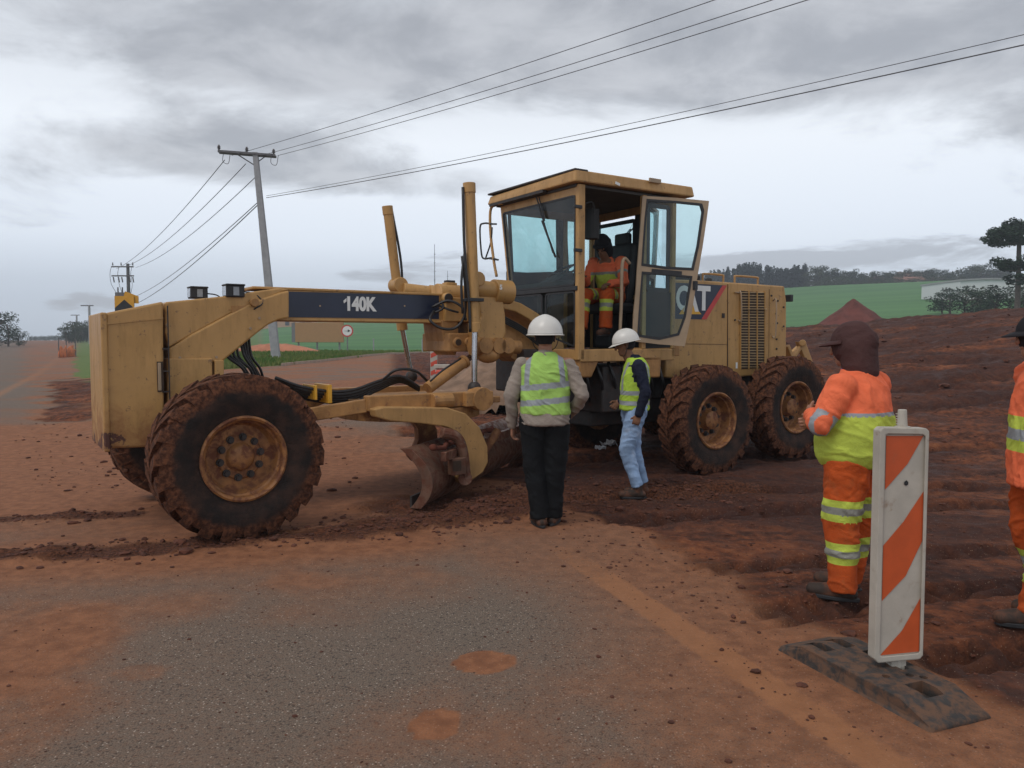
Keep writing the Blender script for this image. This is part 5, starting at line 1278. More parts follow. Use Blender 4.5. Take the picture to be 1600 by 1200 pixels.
fo = bpy.data.objects.new('rubber_foot', me1); me1.name = 'rubber_foot'; COL.objects.link(fo); fo.parent = dl_root
PD = 7.0                                       # panel's own direction in plan
def WQ(px, py, x0, y0, deg, off=0.0):
    d = ray(px, py); n_ = (-math.sin(R(deg)), math.cos(R(deg))); x0 += n_[0] * off; y0 += n_[1] * off
    t = (x0 * n_[0] + y0 * n_[1]) / (d.x * n_[0] + d.y * n_[1]); return V3((d.x * t, d.y * t, CAMH + d.z * t))
inv = Matrix.Rotation(-ang_, 4, 'Z') @ Matrix.Translation(-dl_root.location)
PX0, PY0 = c0.x + .04, c0.y - .04
def dp(x, y, off=0.0): return inv @ WQ(x, y, PX0, PY0, PD, off)
nrm = inv.to_3x3() @ V3((-math.sin(R(PD)), math.cos(R(PD)), 0))
M['panelwhite'] = plain('dirty white plastic', (.42, .385, .33), .55, var=.10, scale=6, dirt=(.24, .15, .09), dth=(.56, .82), bs=.2, bsc=30)
M['panelorange'] = plain('faded orange foil', (.50, .085, .022), .4, var=.10, scale=6, dirt=(.30, .12, .06), dth=(.60, .9))
b = MB(); outl = [(1375, 673), (1380, 668), (1447, 669), (1452, 674), (1442, 1024), (1437, 1030), (1372, 1036), (1366, 1030)]
inl = [(1384, 680), (1388, 678), (1442, 679), (1446, 682), (1437, 1018), (1434, 1021), (1378, 1026), (1375, 1023)]
b.prism([dp(x, y) for x, y in outl], nrm * .055); k = 8
b.quadmesh([dp(x, y, 0) for x, y in outl] + [dp(x, y, -.014) for x, y in outl] + [dp(x, y, -.014) for x, y in inl] + [dp(x, y, 0) for x, y in inl], [f for i in range(k) for f in ((i, (i + 1) % k, k + (i + 1) % k, k + i), (k + i, k + (i + 1) % k, 2 * k + (i + 1) % k, 2 * k + i), (2 * k + i, 2 * k + (i + 1) % k, 3 * k + (i + 1) % k, 3 * k + i))])
pan = b.build('panel', M['panelwhite'], dl_root, bevel=.005)
for S_ in ([(1385, 681), (1443, 681), (1418, 725), (1383, 765)], [(1443, 768), (1441, 845), (1415, 900), (1378, 939), (1380, 853), (1412, 815)], [(1438, 935), (1436, 1018), (1376, 1024), (1378, 1021), (1410, 985)]):
    b = MB(); b.prism([dp(x, y, -.003) for x, y in S_], nrm * .001); b.build('orange_stripe', M['panelorange'], pan)
b = MB(); c_ = dp(1416, 755, -.0035); b.lathe([(.006, 0), (.011, 0)], c_, nrm, 20); b.quadmesh([dp(x, y, -.0035) for x, y in ((1413, 757), (1416, 750), (1419, 753), (1417, 759))], [(0, 1, 2, 3)]); b.build('maker_mark', M['black'], pan)
rzp = R(PD) - ang_
b = MB(); kn0 = dp(1410, 672, .03); kn1 = dp(1410, 640, .03); b.cyl(kn0 - V3((0, 0, .02)), kn1, .024, .019, n=18); b.cyl(kn0 - V3((0, 0, .01)), kn0 + V3((0, 0, .018)), .038, .034, n=20)
for k in range(5): b.box(kn0.lerp(kn1, .3 + .12 * k) + V3((-.02, 0, 0)), (.012, .03, .004))
b.build('carry_knob', M['panelwhite'], pan, bevel=.004)
b = MB(); s0_ = dp(1400, 1030, .03); b.box((s0_.x, s0_.y, .13), (.075, .05, .14), (rzp, 'Z')); b.cyl((s0_.x, s0_.y, .02), (s0_.x, s0_.y, .12), .03, n=12); b.build('stub', M['panelwhite'], pan, bevel=.006)

# ================================================================== UTILITY POLES AND WIRES
M['concrete'] = plain('weathered concrete', (.30, .30, .31), .85, var=.12, scale=4, bs=.3)
M['wood'] = plain('grey weathered timber', (.13, .125, .13), .85, var=.2, scale=6)
M['wire'] = plain('wire', (.09, .09, .10), .6)
M['porcelain'] = plain('insulator', (.10, .09, .09), .4)
POLE_D = 38.0
pb = at(433, POLE_D); pl_ = empty('utility_pole', pb, R(8)); tag(pl_, 'tall leaning grey concrete power pole with one crossarm behind the grader beam', 'utility pole')
PT = V3(((405 - 800) / FPX * POLE_D - pb.x, 0, CAMH + (532 - 243) / FPX * POLE_D - pb.z)); PT = Matrix.Rotation(-R(8), 3, 'Z') @ PT
def taper(b, a, c, w0, w1):
    a, c = V3(a), V3(c); V = [a + V3((sx * w0 / 2, sy * w0 / 2, 0)) for sx, sy in ((-1, -1), (1, -1), (1, 1), (-1, 1))] + [c + V3((sx * w1 / 2, sy * w1 / 2, 0)) for sx, sy in ((-1, -1), (1, -1), (1, 1), (-1, 1))]
    b.quadmesh(V, [(3, 2, 1, 0), (4, 5, 6, 7), (0, 1, 5, 4), (1, 2, 6, 5), (2, 3, 7, 6), (3, 0, 4, 7)])
b = MB(); taper(b, (0, 0, -.6), PT, .42, .25); b.build('post', M['concrete'], pl_, bevel=.03)
ca = V3((PT.x - 1.70, -.1, PT.z - .05)); cb = V3((PT.x + .95, .1, PT.z - .12))
b = MB(); b.bar(ca, cb, .14, .11); b.bar(ca + V3((0, .3, 0)), cb + V3((0, .3, 0)), .14, .11); b.build('crossarm', M['wood'], pl_, bevel=.01)
b = MB(); b.bar(PT + V3((-.85, 0, -.12)), PT + V3((-.05, 0, -.62)), .05, .05); b.bar(PT + V3((.55, 0, -.12)), PT + V3((.05, 0, -.5)), .04, .04); b.build('brace', M['wood'], pl_)
INS = []
for f_ in (.02, .5, .97):
    p = ca.lerp(cb, f_); b = MB(); b.lathe([(.0, .32), (.04, .30), (.05, .26), (.08, .22), (.05, .2), (.09, .14), (.05, .12), (.03, 0)], p, (0, 0, 1), 12); b.build('insulator', M['porcelain'], pl_, smooth=True)
b = MB()
for x0 in (ca.x + .25, cb.x - .15): b.tube([(x0, 0, ca.z), (x0 - .05, 0, ca.z - .45), (x0 + .2, 0, ca.z - .55), (x0 + .3, 0, ca.z - .1)], .015, 6, 5)
b.build('jumper_lead', M['wire'], pl_)
def pw(px, py, d): r_ = ray(px, py); t = d / r_.y; return V3((r_.x * t, d, CAMH + r_.z * t))
def wire(p0, p1, ext, sag, r0, label):
    p0, p1 = V3(p0), V3(p1); n = 36; P = []
    for i in range(n + 1):
        t = ext * i / n; q = p0 + (p1 - p0) * t; q.z -= sag * 4 * (t / ext) * (1 - t / ext) - (sag * 4 / ext * (1 - 1 / ext)) * t; P.append(q)
    b = MB(); b.tube(P, r0, 5); o = b.build('power_line', M['wire']); tag(o, label, 'wire', 'overhead wires')
HPD = 88.0
wire(pw(362, 243, POLE_D), pw(1110, 2, 21), 1.7, .35, .012, 'uppermost overhead wire running up from the end of the pole crossarm')
wire(pw(408, 243, POLE_D), pw(1200, 2, 20), 1.7, .35, .012, 'middle one of the three overhead wires rising from the pole crossarm')
wire(pw(434, 243, POLE_D), pw(1255, 2, 19), 1.7, .35, .012, 'lowest of the three overhead wires rising from the pole crossarm')
wire(pw(416, 306, POLE_D), pw(1600, 54, 17.5), 1.6, .45, .010, 'thin upper wire of the pair leaving halfway up the leaning pole')
wire(pw(416, 309, POLE_D), pw(1600, 70, 17.5), 1.6, .45, .016, 'thick lower cable of the pair leaving halfway up the leaning pole')
wire(pw(351, 250, POLE_D), pw(182, 420, HPD), 1, .7, .020, 'wire from the left end of the pole crossarm down to the far pole')
wire(pw(384, 256, POLE_D), pw(197, 416, HPD), 1, .7, .020, 'wire from the middle of the pole crossarm down to the far pole')
wire(pw(404, 272, POLE_D), pw(212, 418, HPD), 1, .7, .020, 'wire from below the pole crossarm down to the far pole')
wire(pw(406, 313, POLE_D), pw(214, 462, HPD), 1, .5, .022, 'upper of two lower wires sloping down to the far pole')
wire(pw(406, 317, POLE_D), pw(214, 474, HPD), 1, .5, .026, 'lowest wire sloping down from the pole towards the chevron sign')
# far pole with two crossarms
hp = at(204, HPD); ph = empty('utility_pole', hp); tag(ph, 'far pole with two crossarms, insulators and fuses above the chevron sign', 'utility pole')
zt = CAMH + (532 - 413) / FPX * HPD - hp.z; k_ = HPD / FPX
b = MB(); b.cyl((0, 0, -.5), (0, 0, zt), .24, .17, n=10); b.build('post', M['wood'], ph)
for py in (418, 432):
    z_ = CAMH + (532 - py) / FPX * HPD - hp.z; b = MB(); b.bar((-24 * k_, -.2, z_), (10 * k_, -.2, z_), .16, .14); b.build('crossarm', M['wood'], ph)
for px in (-22, -9, 9):
    b = MB(); z_ = CAMH + (532 - 416) / FPX * HPD - hp.z; b.cyl((px * k_, -.2, z_), (px * k_, -.2, z_ + .35), .09, .04, n=8); b.build('insulator', M['porcelain'], ph)
for px in (-21, -13, -8, 4, 9):
    b = MB(); z_ = CAMH + (532 - 434) / FPX * HPD - hp.z; b.cyl((px * k_, -.3, z_), (px * k_ + .1, -.3, z_ - .6), .07, n=8); b.build('fuse', M['porcelain'], ph)
b = MB()
for px in (-24, -12, 8): b.tube([(px * k_, -.2, zt - .3), ((px - 2) * k_, -.3, zt - 1.2), ((px) * k_, -.3, zt - 2.4), ((px * .6) * k_, -.3, zt - 3.6)], .025, 5, 5)
b.build('lead', M['wire'], ph)
b = MB(); z_ = CAMH + (532 - 462) / FPX * HPD - hp.z; b.bb((-1.2, -.7, z_ - .5), (.3, -.1, z_ + .3)); 
for px in (-1.0, -.5, 0.1): b.cyl((px, -.4, z_ + .3), (px, -.4, z_ + .9), .08, n=8)
b.build('transformer', M['porcelain'], ph)
for px, d, lab in ((142, 150, 'plain power pole with short crossarm nearest beyond the grader nose'), (122, 215, 'second far power pole beside the left road, half height of the first'), (115, 290, 'faintest farthest power pole beside the left road')):
    q = at(px, d); h_ = CAMH + (532 - {142: 477, 122: 492, 115: 503}[px]) / FPX * d - q.z; e = empty('utility_pole', q); tag(e, lab, 'utility pole', 'far power poles by the road')
    b = MB(); b.cyl((0, 0, -.5), (0, 0, h_), .30, .2, n=8); b.build('post', M['concrete'], e); b = MB(); b.bar((-1.6, 0, h_ - .1), (.8, 0, h_ - .1), .25, .2); b.build('crossarm', M['wood'], e)
for px, py, d in ((680, 383, 260), (700, 424, 300)):
    q = at(px, d); h_ = CAMH + (532 - py) / FPX * d - q.z; b = MB(); b.cyl((0, 0, -1), (0, 0, h_), .22, .08, n=6)
    for z_ in (.5, .62, .74, .86): b.cyl((-.35, 0, h_ * z_), (.35, 0, h_ * z_), .06, n=5)
    o = b.build('radio_mast', M['wire']); o.location = q; tag(o, 'thin tall radio mast on the skyline' if d == 260 else 'short distant radio mast just above the grader beam', 'mast')

# ================================================================== ROADSIDE SIGNS AND BARRIERS
M['signtan'] = plain('tan sign face', (.34, .19, .085), .6, var=.04)
M['galv'] = plain('galvanised post', (.20, .20, .20), .5, .4)
M['signyellow'] = plain('yellow sign face', (.62, .30, .02), .5, var=.06)
d = 62.0; q = at(495, d); k_ = d / FPX
bo_ = empty('billboard', q, R(-6)); tag(bo_, 'blank tan roadside board with a dark return at its end, on low posts', 'billboard')
z0_ = CAMH - (535 - 532) * k_ - q.z; z1_ = CAMH + (532 - 504) * k_ - q.z
b = MB(); b.bb((-34 * k_, -.08, z0_), (44 * k_, .08, z1_)); b.build('face', M['signtan'], bo_, bevel=.03)
b = MB(); b.prism([(-34 * k_, .0, z0_), (-52 * k_, 1.6, z0_), (-52 * k_, 1.6, z1_), (-34 * k_, .0, z1_)], (-.05, .05, 0)); b.build('side_return', M['wood'], bo_)
for x_ in (-30, 0, 36): b = MB(); b.bb((x_ * k_ - .06, .09, -.5), (x_ * k_ + .06, .2, z0_ + .6)); b.build('post', M['galv'], bo_)
d = 58.0; q = at(543, d); k_ = d / FPX; rs = empty('road_sign', q, 0); tag(rs, 'round white sign with red border and black arrow on a thin post', 'road sign')
zc_ = CAMH + (532 - 517) * k_ - q.z; rr_ = 10 * k_ * .95
b = MB(); b.cyl((0, 0, zc_), (0, .03, zc_), rr_, n=32); b.build('border', M['red'], rs)
b = MB(); b.cyl((0, -.006, zc_), (0, .001, zc_), rr_ * .78, n=32); b.build('disc', M['white'], rs)
b = MB(); b.bar((-rr_ * .45, -.012, zc_), (rr_ * .2, -.012, zc_), .05, .01); b.prism([(rr_ * .1, -.014, zc_ + rr_ * .25), (rr_ * .1, -.014, zc_ - rr_ * .25), (rr_ * .55, -.014, zc_)], (0, .006, 0)); b.build('arrow', M['black'], rs)
b = MB(); b.cyl((0, .06, -.5), (0, .06, zc_ + rr_ * .5), .05, n=8); b.build('post', M['galv'], rs)
# chevron marker beyond the nose
d = 27.0; q = at(197, d); k_ = d / FPX; cs_ = empty('chevron_sign', q, R(12)); tag(cs_, 'black and yellow chevron board rising behind the grader nose', 'chevron sign')
z1_ = CAMH + (532 - 463) * k_ - q.z; z0_ = z1_ - 1.1; hw = 14 * k_
b = MB(); b.bb((-hw, 0, z0_), (hw, .03, z1_)); b.build('board', M['black'], cs_)
for j in range(2):
    zz = z1_ - .0 - j * .62; b = MB(); b.prism([(-hw, -.004, zz - .42), (0, -.004, zz - .02 - .1), (hw, -.004, zz - .42), (hw, -.004, zz - .12 if j == 0 else zz - .2), (hw, -.004, zz), (0, -.004, zz), (-hw, -.004, zz), ][:7], (0, .003, 0)); b.build('chevron', M['signyellow'], cs_)
b = MB(); b.prism([(-.1, .04, z1_ - .25), (.45, .04, z1_ - .25), (.45, .04, z1_), (.02, .04, z1_ + .17)], (0, .03, 0)); b.build('rear_board', M['signyellow'], cs_)
b = MB(); b.bb((-.04, .08, -.4), (.04, .16, z1_)); b.build('post', M['galv'], cs_)
# striped barrier posts seen under the beam
M['barred'] = plain('barrier red', (.52, .07, .04), .5, var=.15)
def striped_post(px, d, ptop, wpx, lab):
    q = at(px, d); k_ = d / FPX; e = empty('barrier_post', q, R(5)); tag(e, lab, 'barrier post')
    z1_ = CAMH + (532 - ptop) * k_ - q.z; w_ = wpx * k_ / 2; b = MB(); b.bb((-w_, -.04, .03), (w_, .04, z1_)); pn = b.build('panel', M['panelwhite'], e, bevel=.01)
    n_ = 5
    for j in range(n_):
        za = .1 + j * (z1_ - .2) / n_; hh_ = (z1_ - .2) / n_ * .5; b = MB(); b.prism([(-w_ * .9, -.044, za), (w_ * .9, -.044, za + hh_ * .7), (w_ * .9, -.044, za + hh_ * 1.7), (-w_ * .9, -.044, za + hh_)], (0, .003, 0)); b.build('stripe', M['barred'], pn)
    b = MB(); b.cyl((0, 0, z1_), (0, 0, z1_ + .08), .05, n=12); b.ball((0, 0, z1_ + .15), (.09, .07, .10)); b.build('warning_lamp', M['signyellow'], e)
    b = MB(); b.bb((-.35, -.18, 0), (.35, .18, .07)); b.build('foot', M['black'], e, bevel=.02)
striped_post(678, 17.0, 525, 11, 'striped red and white post with an orange lamp, seen under the grader beam')
q = at(697, 15.5); e = empty('plastic_barrier', q, R(-8)); tag(e, 'red plastic crowd barrier with pale top rail under the grader beam', 'barrier')
b = MB(); b.bb((-.20, -.10, .05), (.22, .10, .55)); b.build('body', M['barred'], e, bevel=.03)
b = MB(); b.bb((-.24, -.05, .58), (.26, .05, .66)); b.bb((-.22, -.03, .5), (-.18, .03, .6)); b.bb((.20, -.03, .5), (.24, .03, .6)); b.build('rail', M['panelwhite'], e, bevel=.01)
# orange safety fence far along the left road
M['orangemesh'] = plain('orange mesh', (.60, .17, .06), .8, var=.3, scale=2)
fe = empty('safety_fence', at(95, 62), 0); tag(fe, 'crumpled orange mesh fence standing along the left road', 'fence'); k_ = 62 / FPX
r_ = random.Random(4); V = []; n_ = 9
for i in range(n_):
    x_ = (-8 + i * 1.9) * k_; y_ = 3 - i * .5 + r_.uniform(-.2, .2); z_ = .8 + r_.uniform(-.2, .3); V += [(x_, y_, -.2), (x_ + r_.uniform(-.1, .1), y_ - .15, z_ * .5), (x_, y_, z_)]
b = MB(); b.quadmesh(V, [f for i in range(n_ - 1) for f in ((3 * i, 3 * i + 3, 3 * i + 4, 3 * i + 1), (3 * i + 1, 3 * i + 4, 3 * i + 5, 3 * i + 2))]); o = b.build('netting', M['orangemesh'], fe, smooth=True); s2 = o.modifiers.new('t', 'SOLIDIFY'); s2.thickness = .03
for i in range(0, n_, 4): b = MB(); b.cyl((V[3 * i][0], V[3 * i][1], -.3), (V[3 * i][0], V[3 * i][1], 1.6), .04, n=6); b.build('stake', M['wood'], fe)
# kerb of the branch road
KB = [(-.30, 29.0), (-.27, 31.5), (-.25, 33), (-.225, 36), (-.20, 40), (-.17, 46), (-.14, 50), (-.12, 52), (-.09, 54.5), (-.06, 56)]
b = MB(); V = []
for bb_, y_ in KB:
    for t_ in (0, 1):
        pass
pts = []
for i in range(len(KB) - 1):
    for j in range(4):
        f_ = j / 4; bb_ = KB[i][0] * (1 - f_) + KB[i + 1][0] * f_; y_ = KB[i][1] * (1 - f_) + KB[i + 1][1] * f_ - .25; pts.append((bb_ * y_, y_))
for x_, y_ in pts:
    z_ = hz(x_, y_); V += [(x_, y_ - .10, z_ - .1), (x_, y_ - .10, z_ + .10), (x_, y_ + .12, z_ + .11), (x_, y_ + .12, z_ - .1)]
b.quadmesh(V, [f for i in range(len(pts) - 1) for f in ((4 * i, 4 * i + 4, 4 * i + 5, 4 * i + 1), (4 * i + 1, 4 * i + 5, 4 * i + 6, 4 * i + 2), (4 * i + 2, 4 * i + 6, 4 * i + 7, 4 * i + 3))])
o = b.build('kerb', plain('dusty kerb', (.36, .27, .21), .85, var=.2)); tag(o, 'dusty pale kerb edging the grass along the branch road', 'kerb', kind='structure')
# posts in the field edge
for i, px in enumerate((584, 660)):
    q = at(px, 56); b = MB(); b.cyl((0, 0, -.2), (0, 0, 1.0), .05, n=6); o = b.build('marker_post', M['concrete']); o.location = q; tag(o, ('left' if i == 0 else 'right') + ' one of two small pale posts at the foot of the green field', 'post', 'marker posts')

# ================================================================== HEAPS OF EARTH
def heap(name, px, d, wpx, hpx, depth, matl, label, cat, cone=1.0, seed=0, rot=0, rough=.16):
    q = at(px, d); k_ = d / FPX; W2 = wpx * k_ / 2; H2 = hpx * k_; n = 60; b = MB(); V = []
    for j in range(n):
        for i in range(n):
            x = (i / (n - 1) * 2 - 1) * W2; y = (j / (n - 1) * 2 - 1) * depth; rr_ = math.hypot(x / W2, y / depth)
            V.append([x, y, rr_])
    V = np.array(V); nz = fbm(V[:, 0] * 2.2 / k_ / 30 * 1.5 + seed, V[:, 1] * 3 + seed, 0, 5, seed)
    rr_ = V[:, 2] * (1 + (nz - .5) * rough * 2); V[:, 2] = H2 * np.clip(1 - rr_, 0, 1) ** cone * (1 + (nz - .5) * rough * 2) + (nz - .5) * H2 * rough - .12 * H2 * ss(rr_, .9, 1.1) - .05
    b.quadmesh(V.tolist(), [(j * n + i, j * n + i + 1, (j + 1) * n + i + 1, (j + 1) * n + i) for j in range(n - 1) for i in range(n - 1)])
    o = b.build(name, matl, smooth=True); o.location = q; o.rotation_euler.z = R(rot); tag(o, label, cat); return o
M['redsoil'] = plain('red soil heap', (.115, .036, .028), .95, var=.3, scale=1.2, bs=.6, bsc=6)
M['tansoil'] = plain('tan soil heap', (.20, .125, .082), .95, var=.35, scale=2.5, bs=.8, bsc=9)
M['orangesoil'] = plain('orange soil heap', (.42, .165, .09), .95, var=.2, scale=1.2, bs=.4, bsc=5)
heap('soil_pile', 1332, 46, 175, 66, 2.9, M['redsoil'], 'pointed cone of dark red soil standing against the green field', 'soil pile', 1.0, 3, rough=.05)
heap('soil_pile', 430, 55, 150, 17, 1.6, M['orangesoil'], 'low bright orange soil heap on the grass verge behind the pole', 'soil pile', .6, 9, rough=.1)
heap('soil_pile', 790, 15.5, 300, 78, 1.7, M['tansoil'], 'lumpy tan soil bank behind the grader circle', 'soil pile', .55, 5, rough=.14)
# white scraps on the ground
M['scrap'] = plain('white plastic scrap', (.62, .63, .66), .6, var=.1)
def scrap(px, py, s, lab, seed):
    p = place(px, py); r_ = random.Random(seed); b = MB(); n = 7; V = [(s * (i / (n - 1) - .5) + r_.uniform(-.1, .1) * s, s * .7 * (j / (n - 1) - .5) + r_.uniform(-.1, .1) * s, s * r_.uniform(0, .42)) for j in range(n) for i in range(n)]
    b.quadmesh(V, [(j * n + i, j * n + i + 1, (j + 1) * n + i + 1, (j + 1) * n + i) for j in range(n - 1) for i in range(n - 1)]); o = b.build('plastic_scrap', M['scrap']); o.location = p + V3((0, 0, .01)); s2 = o.modifiers.new('t', 'SOLIDIFY'); s2.thickness = .006; tag(o, lab, 'litter', 'white scraps')
scrap(950, 697, .22, 'crumpled white scrap on the soil behind the jeans legs', 1); scrap(938, 703, .14, 'thin white scrap lying lowest, left of the jeans legs', 2); scrap(1163, 693, .12, 'white scrap between the two rear wheels', 3); scrap(1277, 684, .09, 'tiny white scrap just behind the rearmost wheel', 4)
# clods of earth
M['clod'] = plain('dark red clods', (.085, .028, .015), .95, var=.45, scale=14, bs=.8, bsc=60)
r_ = random.Random(21); b = MB()
ico = [Vector(v) for v in ((0, 0, 1), (.89, 0, .45), (.28, .85, .45), (-.72, .53, .45), (-.72, -.53, .45), (.28, -.85, .45), (.72, .53, -.45), (-.28, .85, -.45), (-.89, 0, -.45), (-.28, -.85, -.45), (.72, -.53, -.45), (0, 0, -1))]
icf = [(0, 1, 2), (0, 2, 3), (0, 3, 4), (0, 4, 5), (0, 5, 1), (1, 6, 2), (2, 7, 3), (3, 8, 4), (4, 9, 5), (5, 10, 1), (6, 7, 2), (7, 8, 3), (8, 9, 4), (9, 10, 5), (10, 6, 1), (11, 7, 6), (11, 8, 7), (11, 9, 8), (11, 10, 9), (11, 6, 10)]
pos = []
def addc(x, y, s): pos.append((x, y, s))
for p, q, wd in WROWS:
    L_ = math.hypot(q[0] - p[0], q[1] - p[1])
    for k in range(int(L_ * wd * 700)):
        t = r_.random(); g_ = r_.gauss(0, wd * .75); dx_, dy_ = (q[0] - p[0]) / L_, (q[1] - p[1]) / L_
        addc(p[0] + (q[0] - p[0]) * t - dy_ * g_, p[1] + (q[1] - p[1]) * t + dx_ * g_, min(.055, .006 + r_.expovariate(1 / .008)))
for k in range(750):
    y = r_.uniform(2.4, 7.5); x = float(line_x(y)) + r_.gauss(.45, .8); addc(x, y, min(.024, .002 + r_.expovariate(1 / .0036)))
for k in range(900): addc(r_.uniform(-4, 1.5), r_.uniform(2.3, 6), min(.012, .002 + r_.expovariate(1 / .0022)))
for k in range(1300):
    y = r_.uniform(3.4, 12) ; x = r_.uniform(.4, 1.0 + y * .75)
    if float(road_right(x, y)) > -.3: addc(x, y, min(.05, .004 + r_.expovariate(1 / .007)))
for k in range(350):
    y = r_.uniform(10, 30); x = r_.uniform(.25 * y, .75 * y); addc(x, y, min(.12, .015 + r_.expovariate(1 / .02)))
for k in range(500):
    y = r_.uniform(8, 14); addc(r_.uniform(-.65, -.2) * y, y, min(.05, .005 + r_.expovariate(1 / .01)))
pa = np.array(pos); hh_ = height(pa[:, 0], pa[:, 1])
for (x, y, s), h_ in zip(pos, hh_):
    M3 = Matrix.Rotation(r_.uniform(0, 6.3), 3, 'Z') @ Matrix.Diagonal((s * r_.uniform(.8, 1.4), s * r_.uniform(.7, 1.2), s * r_.uniform(.30, .65)))
    c_ = V3((x, y, h_ + s * .2)); b.quadmesh([c_ + M3 @ (v * r_.uniform(.75, 1.15)) for v in ico], icf)
o = b.build('soil_clods', M['clod']); tag(o, 'loose dark red clods scattered over road and earth', 'soil clods', kind='stuff')
# verge grass blades
m, t = mat('grass blades'); co = t.add('ShaderNodeObjectInfo'); n = t.noise(t.add('ShaderNodeNewGeometry').outputs['Position'], .8, 3)
finish(t, principled(t, t.mix(t.sm(n, .35, .65), (.06, .13, .022), (.15, .17, .05)), .8, spec=.2)); M['blade'] = m
b = MB(); n_ = 0
xs_ = np.array([r_.uniform(-.52, -.08) for _ in range(26000)]); ys_ = np.array([r_.uniform(24, 60) for _ in range(26000)]); xs_ = xs_ * ys_; gm = grassmask(xs_, ys_); hh_ = height(xs_, ys_)
for x, y, g_, h_ in zip(xs_, ys_, gm, hh_):
    if g_ < .5: continue
    a = r_.uniform(0, 3.14); l_ = r_.uniform(.08, .22); dx_, dy_ = math.cos(a) * .06, math.sin(a) * .06
    b.quadmesh([(x - dx_, y - dy_, h_ - .02), (x + dx_, y + dy_, h_ - .02), (x + dx_ * .3 + r_.uniform(-.06, .06), y + dy_ * .3, h_ + l_)], [(0, 1, 2)])
o = b.build('grass', M['blade']); tag(o, 'uneven grass tufts of the verge', 'grass', kind='stuff')

# ================================================================== TREES
def leafmat(name, a, c):
    m, t = mat(name); P_ = t.add('ShaderNodeTexCoord').outputs['Object']; n = t.noise(P_, 1.3, 4, .6); n2 = t.noise(P_, 9, 2)
    cc = t.mix(t.sm(t.m('ADD', t.m('MULTIPLY', n, .6), t.m('MULTIPLY', n2, .4)), .35, .65), a, c); finish(t, principled(t, cc, .75, spec=.25)); return m
M['leafdark'] = leafmat('dark evergreen leaves', (.016, .032, .020), (.040, .066, .036))
M['leafmid'] = leafmat('grey green leaves', (.030, .045, .022), (.075, .095, .045))
M['leafpine'] = leafmat('pine needles', (.010, .024, .020), (.026, .048, .034))
M['bark'] = plain('bark', (.085, .065, .055), .9, var=.3)
def leaves(b, c, rad, n, s, r_, flat=1.0):
    for _ in range(n):
        while True:
            v = V3((r_.uniform(-1, 1), r_.uniform(-1, 1), r_.uniform(-1, 1)))
            if .25 < v.length < 1: break
        p = V3(c) + V3((v.x * rad[0], v.y * rad[1], v.z * rad[2])); X = V3((r_.uniform(-1, 1), r_.uniform(-1, 1), r_.uniform(-.6, .6) * flat)).normalized(); Y = X.cross(V3((r_.uniform(-1, 1), r_.uniform(-1, 1), r_.uniform(-1, 1)))).normalized()
        q = s * r_.uniform(.5, 1.3); b.quadmesh([p - X * q, p + Y * q * .6, p + X * q, p - Y * q * .5], [(0, 1, 2, 3)])
def broad(seed, mt, h=1.0, wide=.42, trunkh=.3, ncl=14, nl=90):
    """unit-height tree, crown of leaf clumps round limbs"""
    r_ = random.Random(seed); bt = MB(); bt.tube([(0, 0, -.05), (r_.uniform(-.02, .02), 0, .2), (r_.uniform(-.04, .04), 0, .45), (r_.uniform(-.05, .05), .02, .7)], [.028, .008], 7, 3); bc = MB()
    for k in range(ncl):
        a = r_.uniform(0, 6.28); z = trunkh + (1 - trunkh) * (k + r_.random()) / ncl * .9; rr_ = wide * r_.uniform(.3, 1) * math.sin(math.pi * min(1, .15 + (z - trunkh) / (1 - trunkh) * .75)) 
        c = (rr_ * math.cos(a), rr_ * math.sin(a), z); bt.tube([(0, 0, z * .55), (c[0] * .5, c[1] * .5, z * .8), c], [.012, .004], 5, 2)
        q = r_.uniform(.10, .18); leaves(bc, c, (q * 1.2, q * 1.2, q * .8), nl, .028, r_)
    return bt.mesh('trunk', M['bark'], True), bc.mesh('crown', mt)
TM = [broad(s, M['leafmid'] if s % 2 else M['leafdark'], wide=w_, trunkh=th_) for s, w_, th_ in ((1, .42, .28), (2, .5, .22), (3, .36, .35), (4, .55, .18), (5, .42, .12))]
def tree(px, d, hpx, kind, label, group=None, wx=1.0, sink=.2):
    q = at(px, d); hgt_ = hpx * d / FPX; e = empty('tree', q - V3((0, 0, sink)), random.uniform(0, 6.28)); e.scale = (hgt_ * wx, hgt_ * wx, hgt_)
    for me_ in TM[kind]:
        o = bpy.data.objects.new(me_.name.split('.')[0], me_); COL.objects.link(o); o.parent = e
    tag(e, label, 'tree', group); return e
GL = 'trees along the skyline of the hill'
for i in range(72):
    px = 1262 + i * 5.3 + random.uniform(-3, 3); far = random.uniform(296, 330)
    hp_ = random.uniform(22, 36) * (1.25 if 1270 < px < 1300 or 1500 < px < 1560 else 1)
    tree(px, far, hp_, random.choice((0, 1, 2, 3)), ('small rounded tree on the hilltop between the pine plantation and the far houses' if px < 1385 else 'small rounded tree on the hilltop among and behind the far houses' if px < 1480 else 'small rounded tree on the hilltop above the white warehouse'), GL, random.uniform(.9, 1.5))
for i in range(30):
    px = 1262 + i * 8 + random.uniform(-3, 3); tree(px, random.uniform(275, 292), random.uniform(9, 16), 4, 'low bushy tree in front of the hilltop row', 'low trees before the hilltop', 1.6)
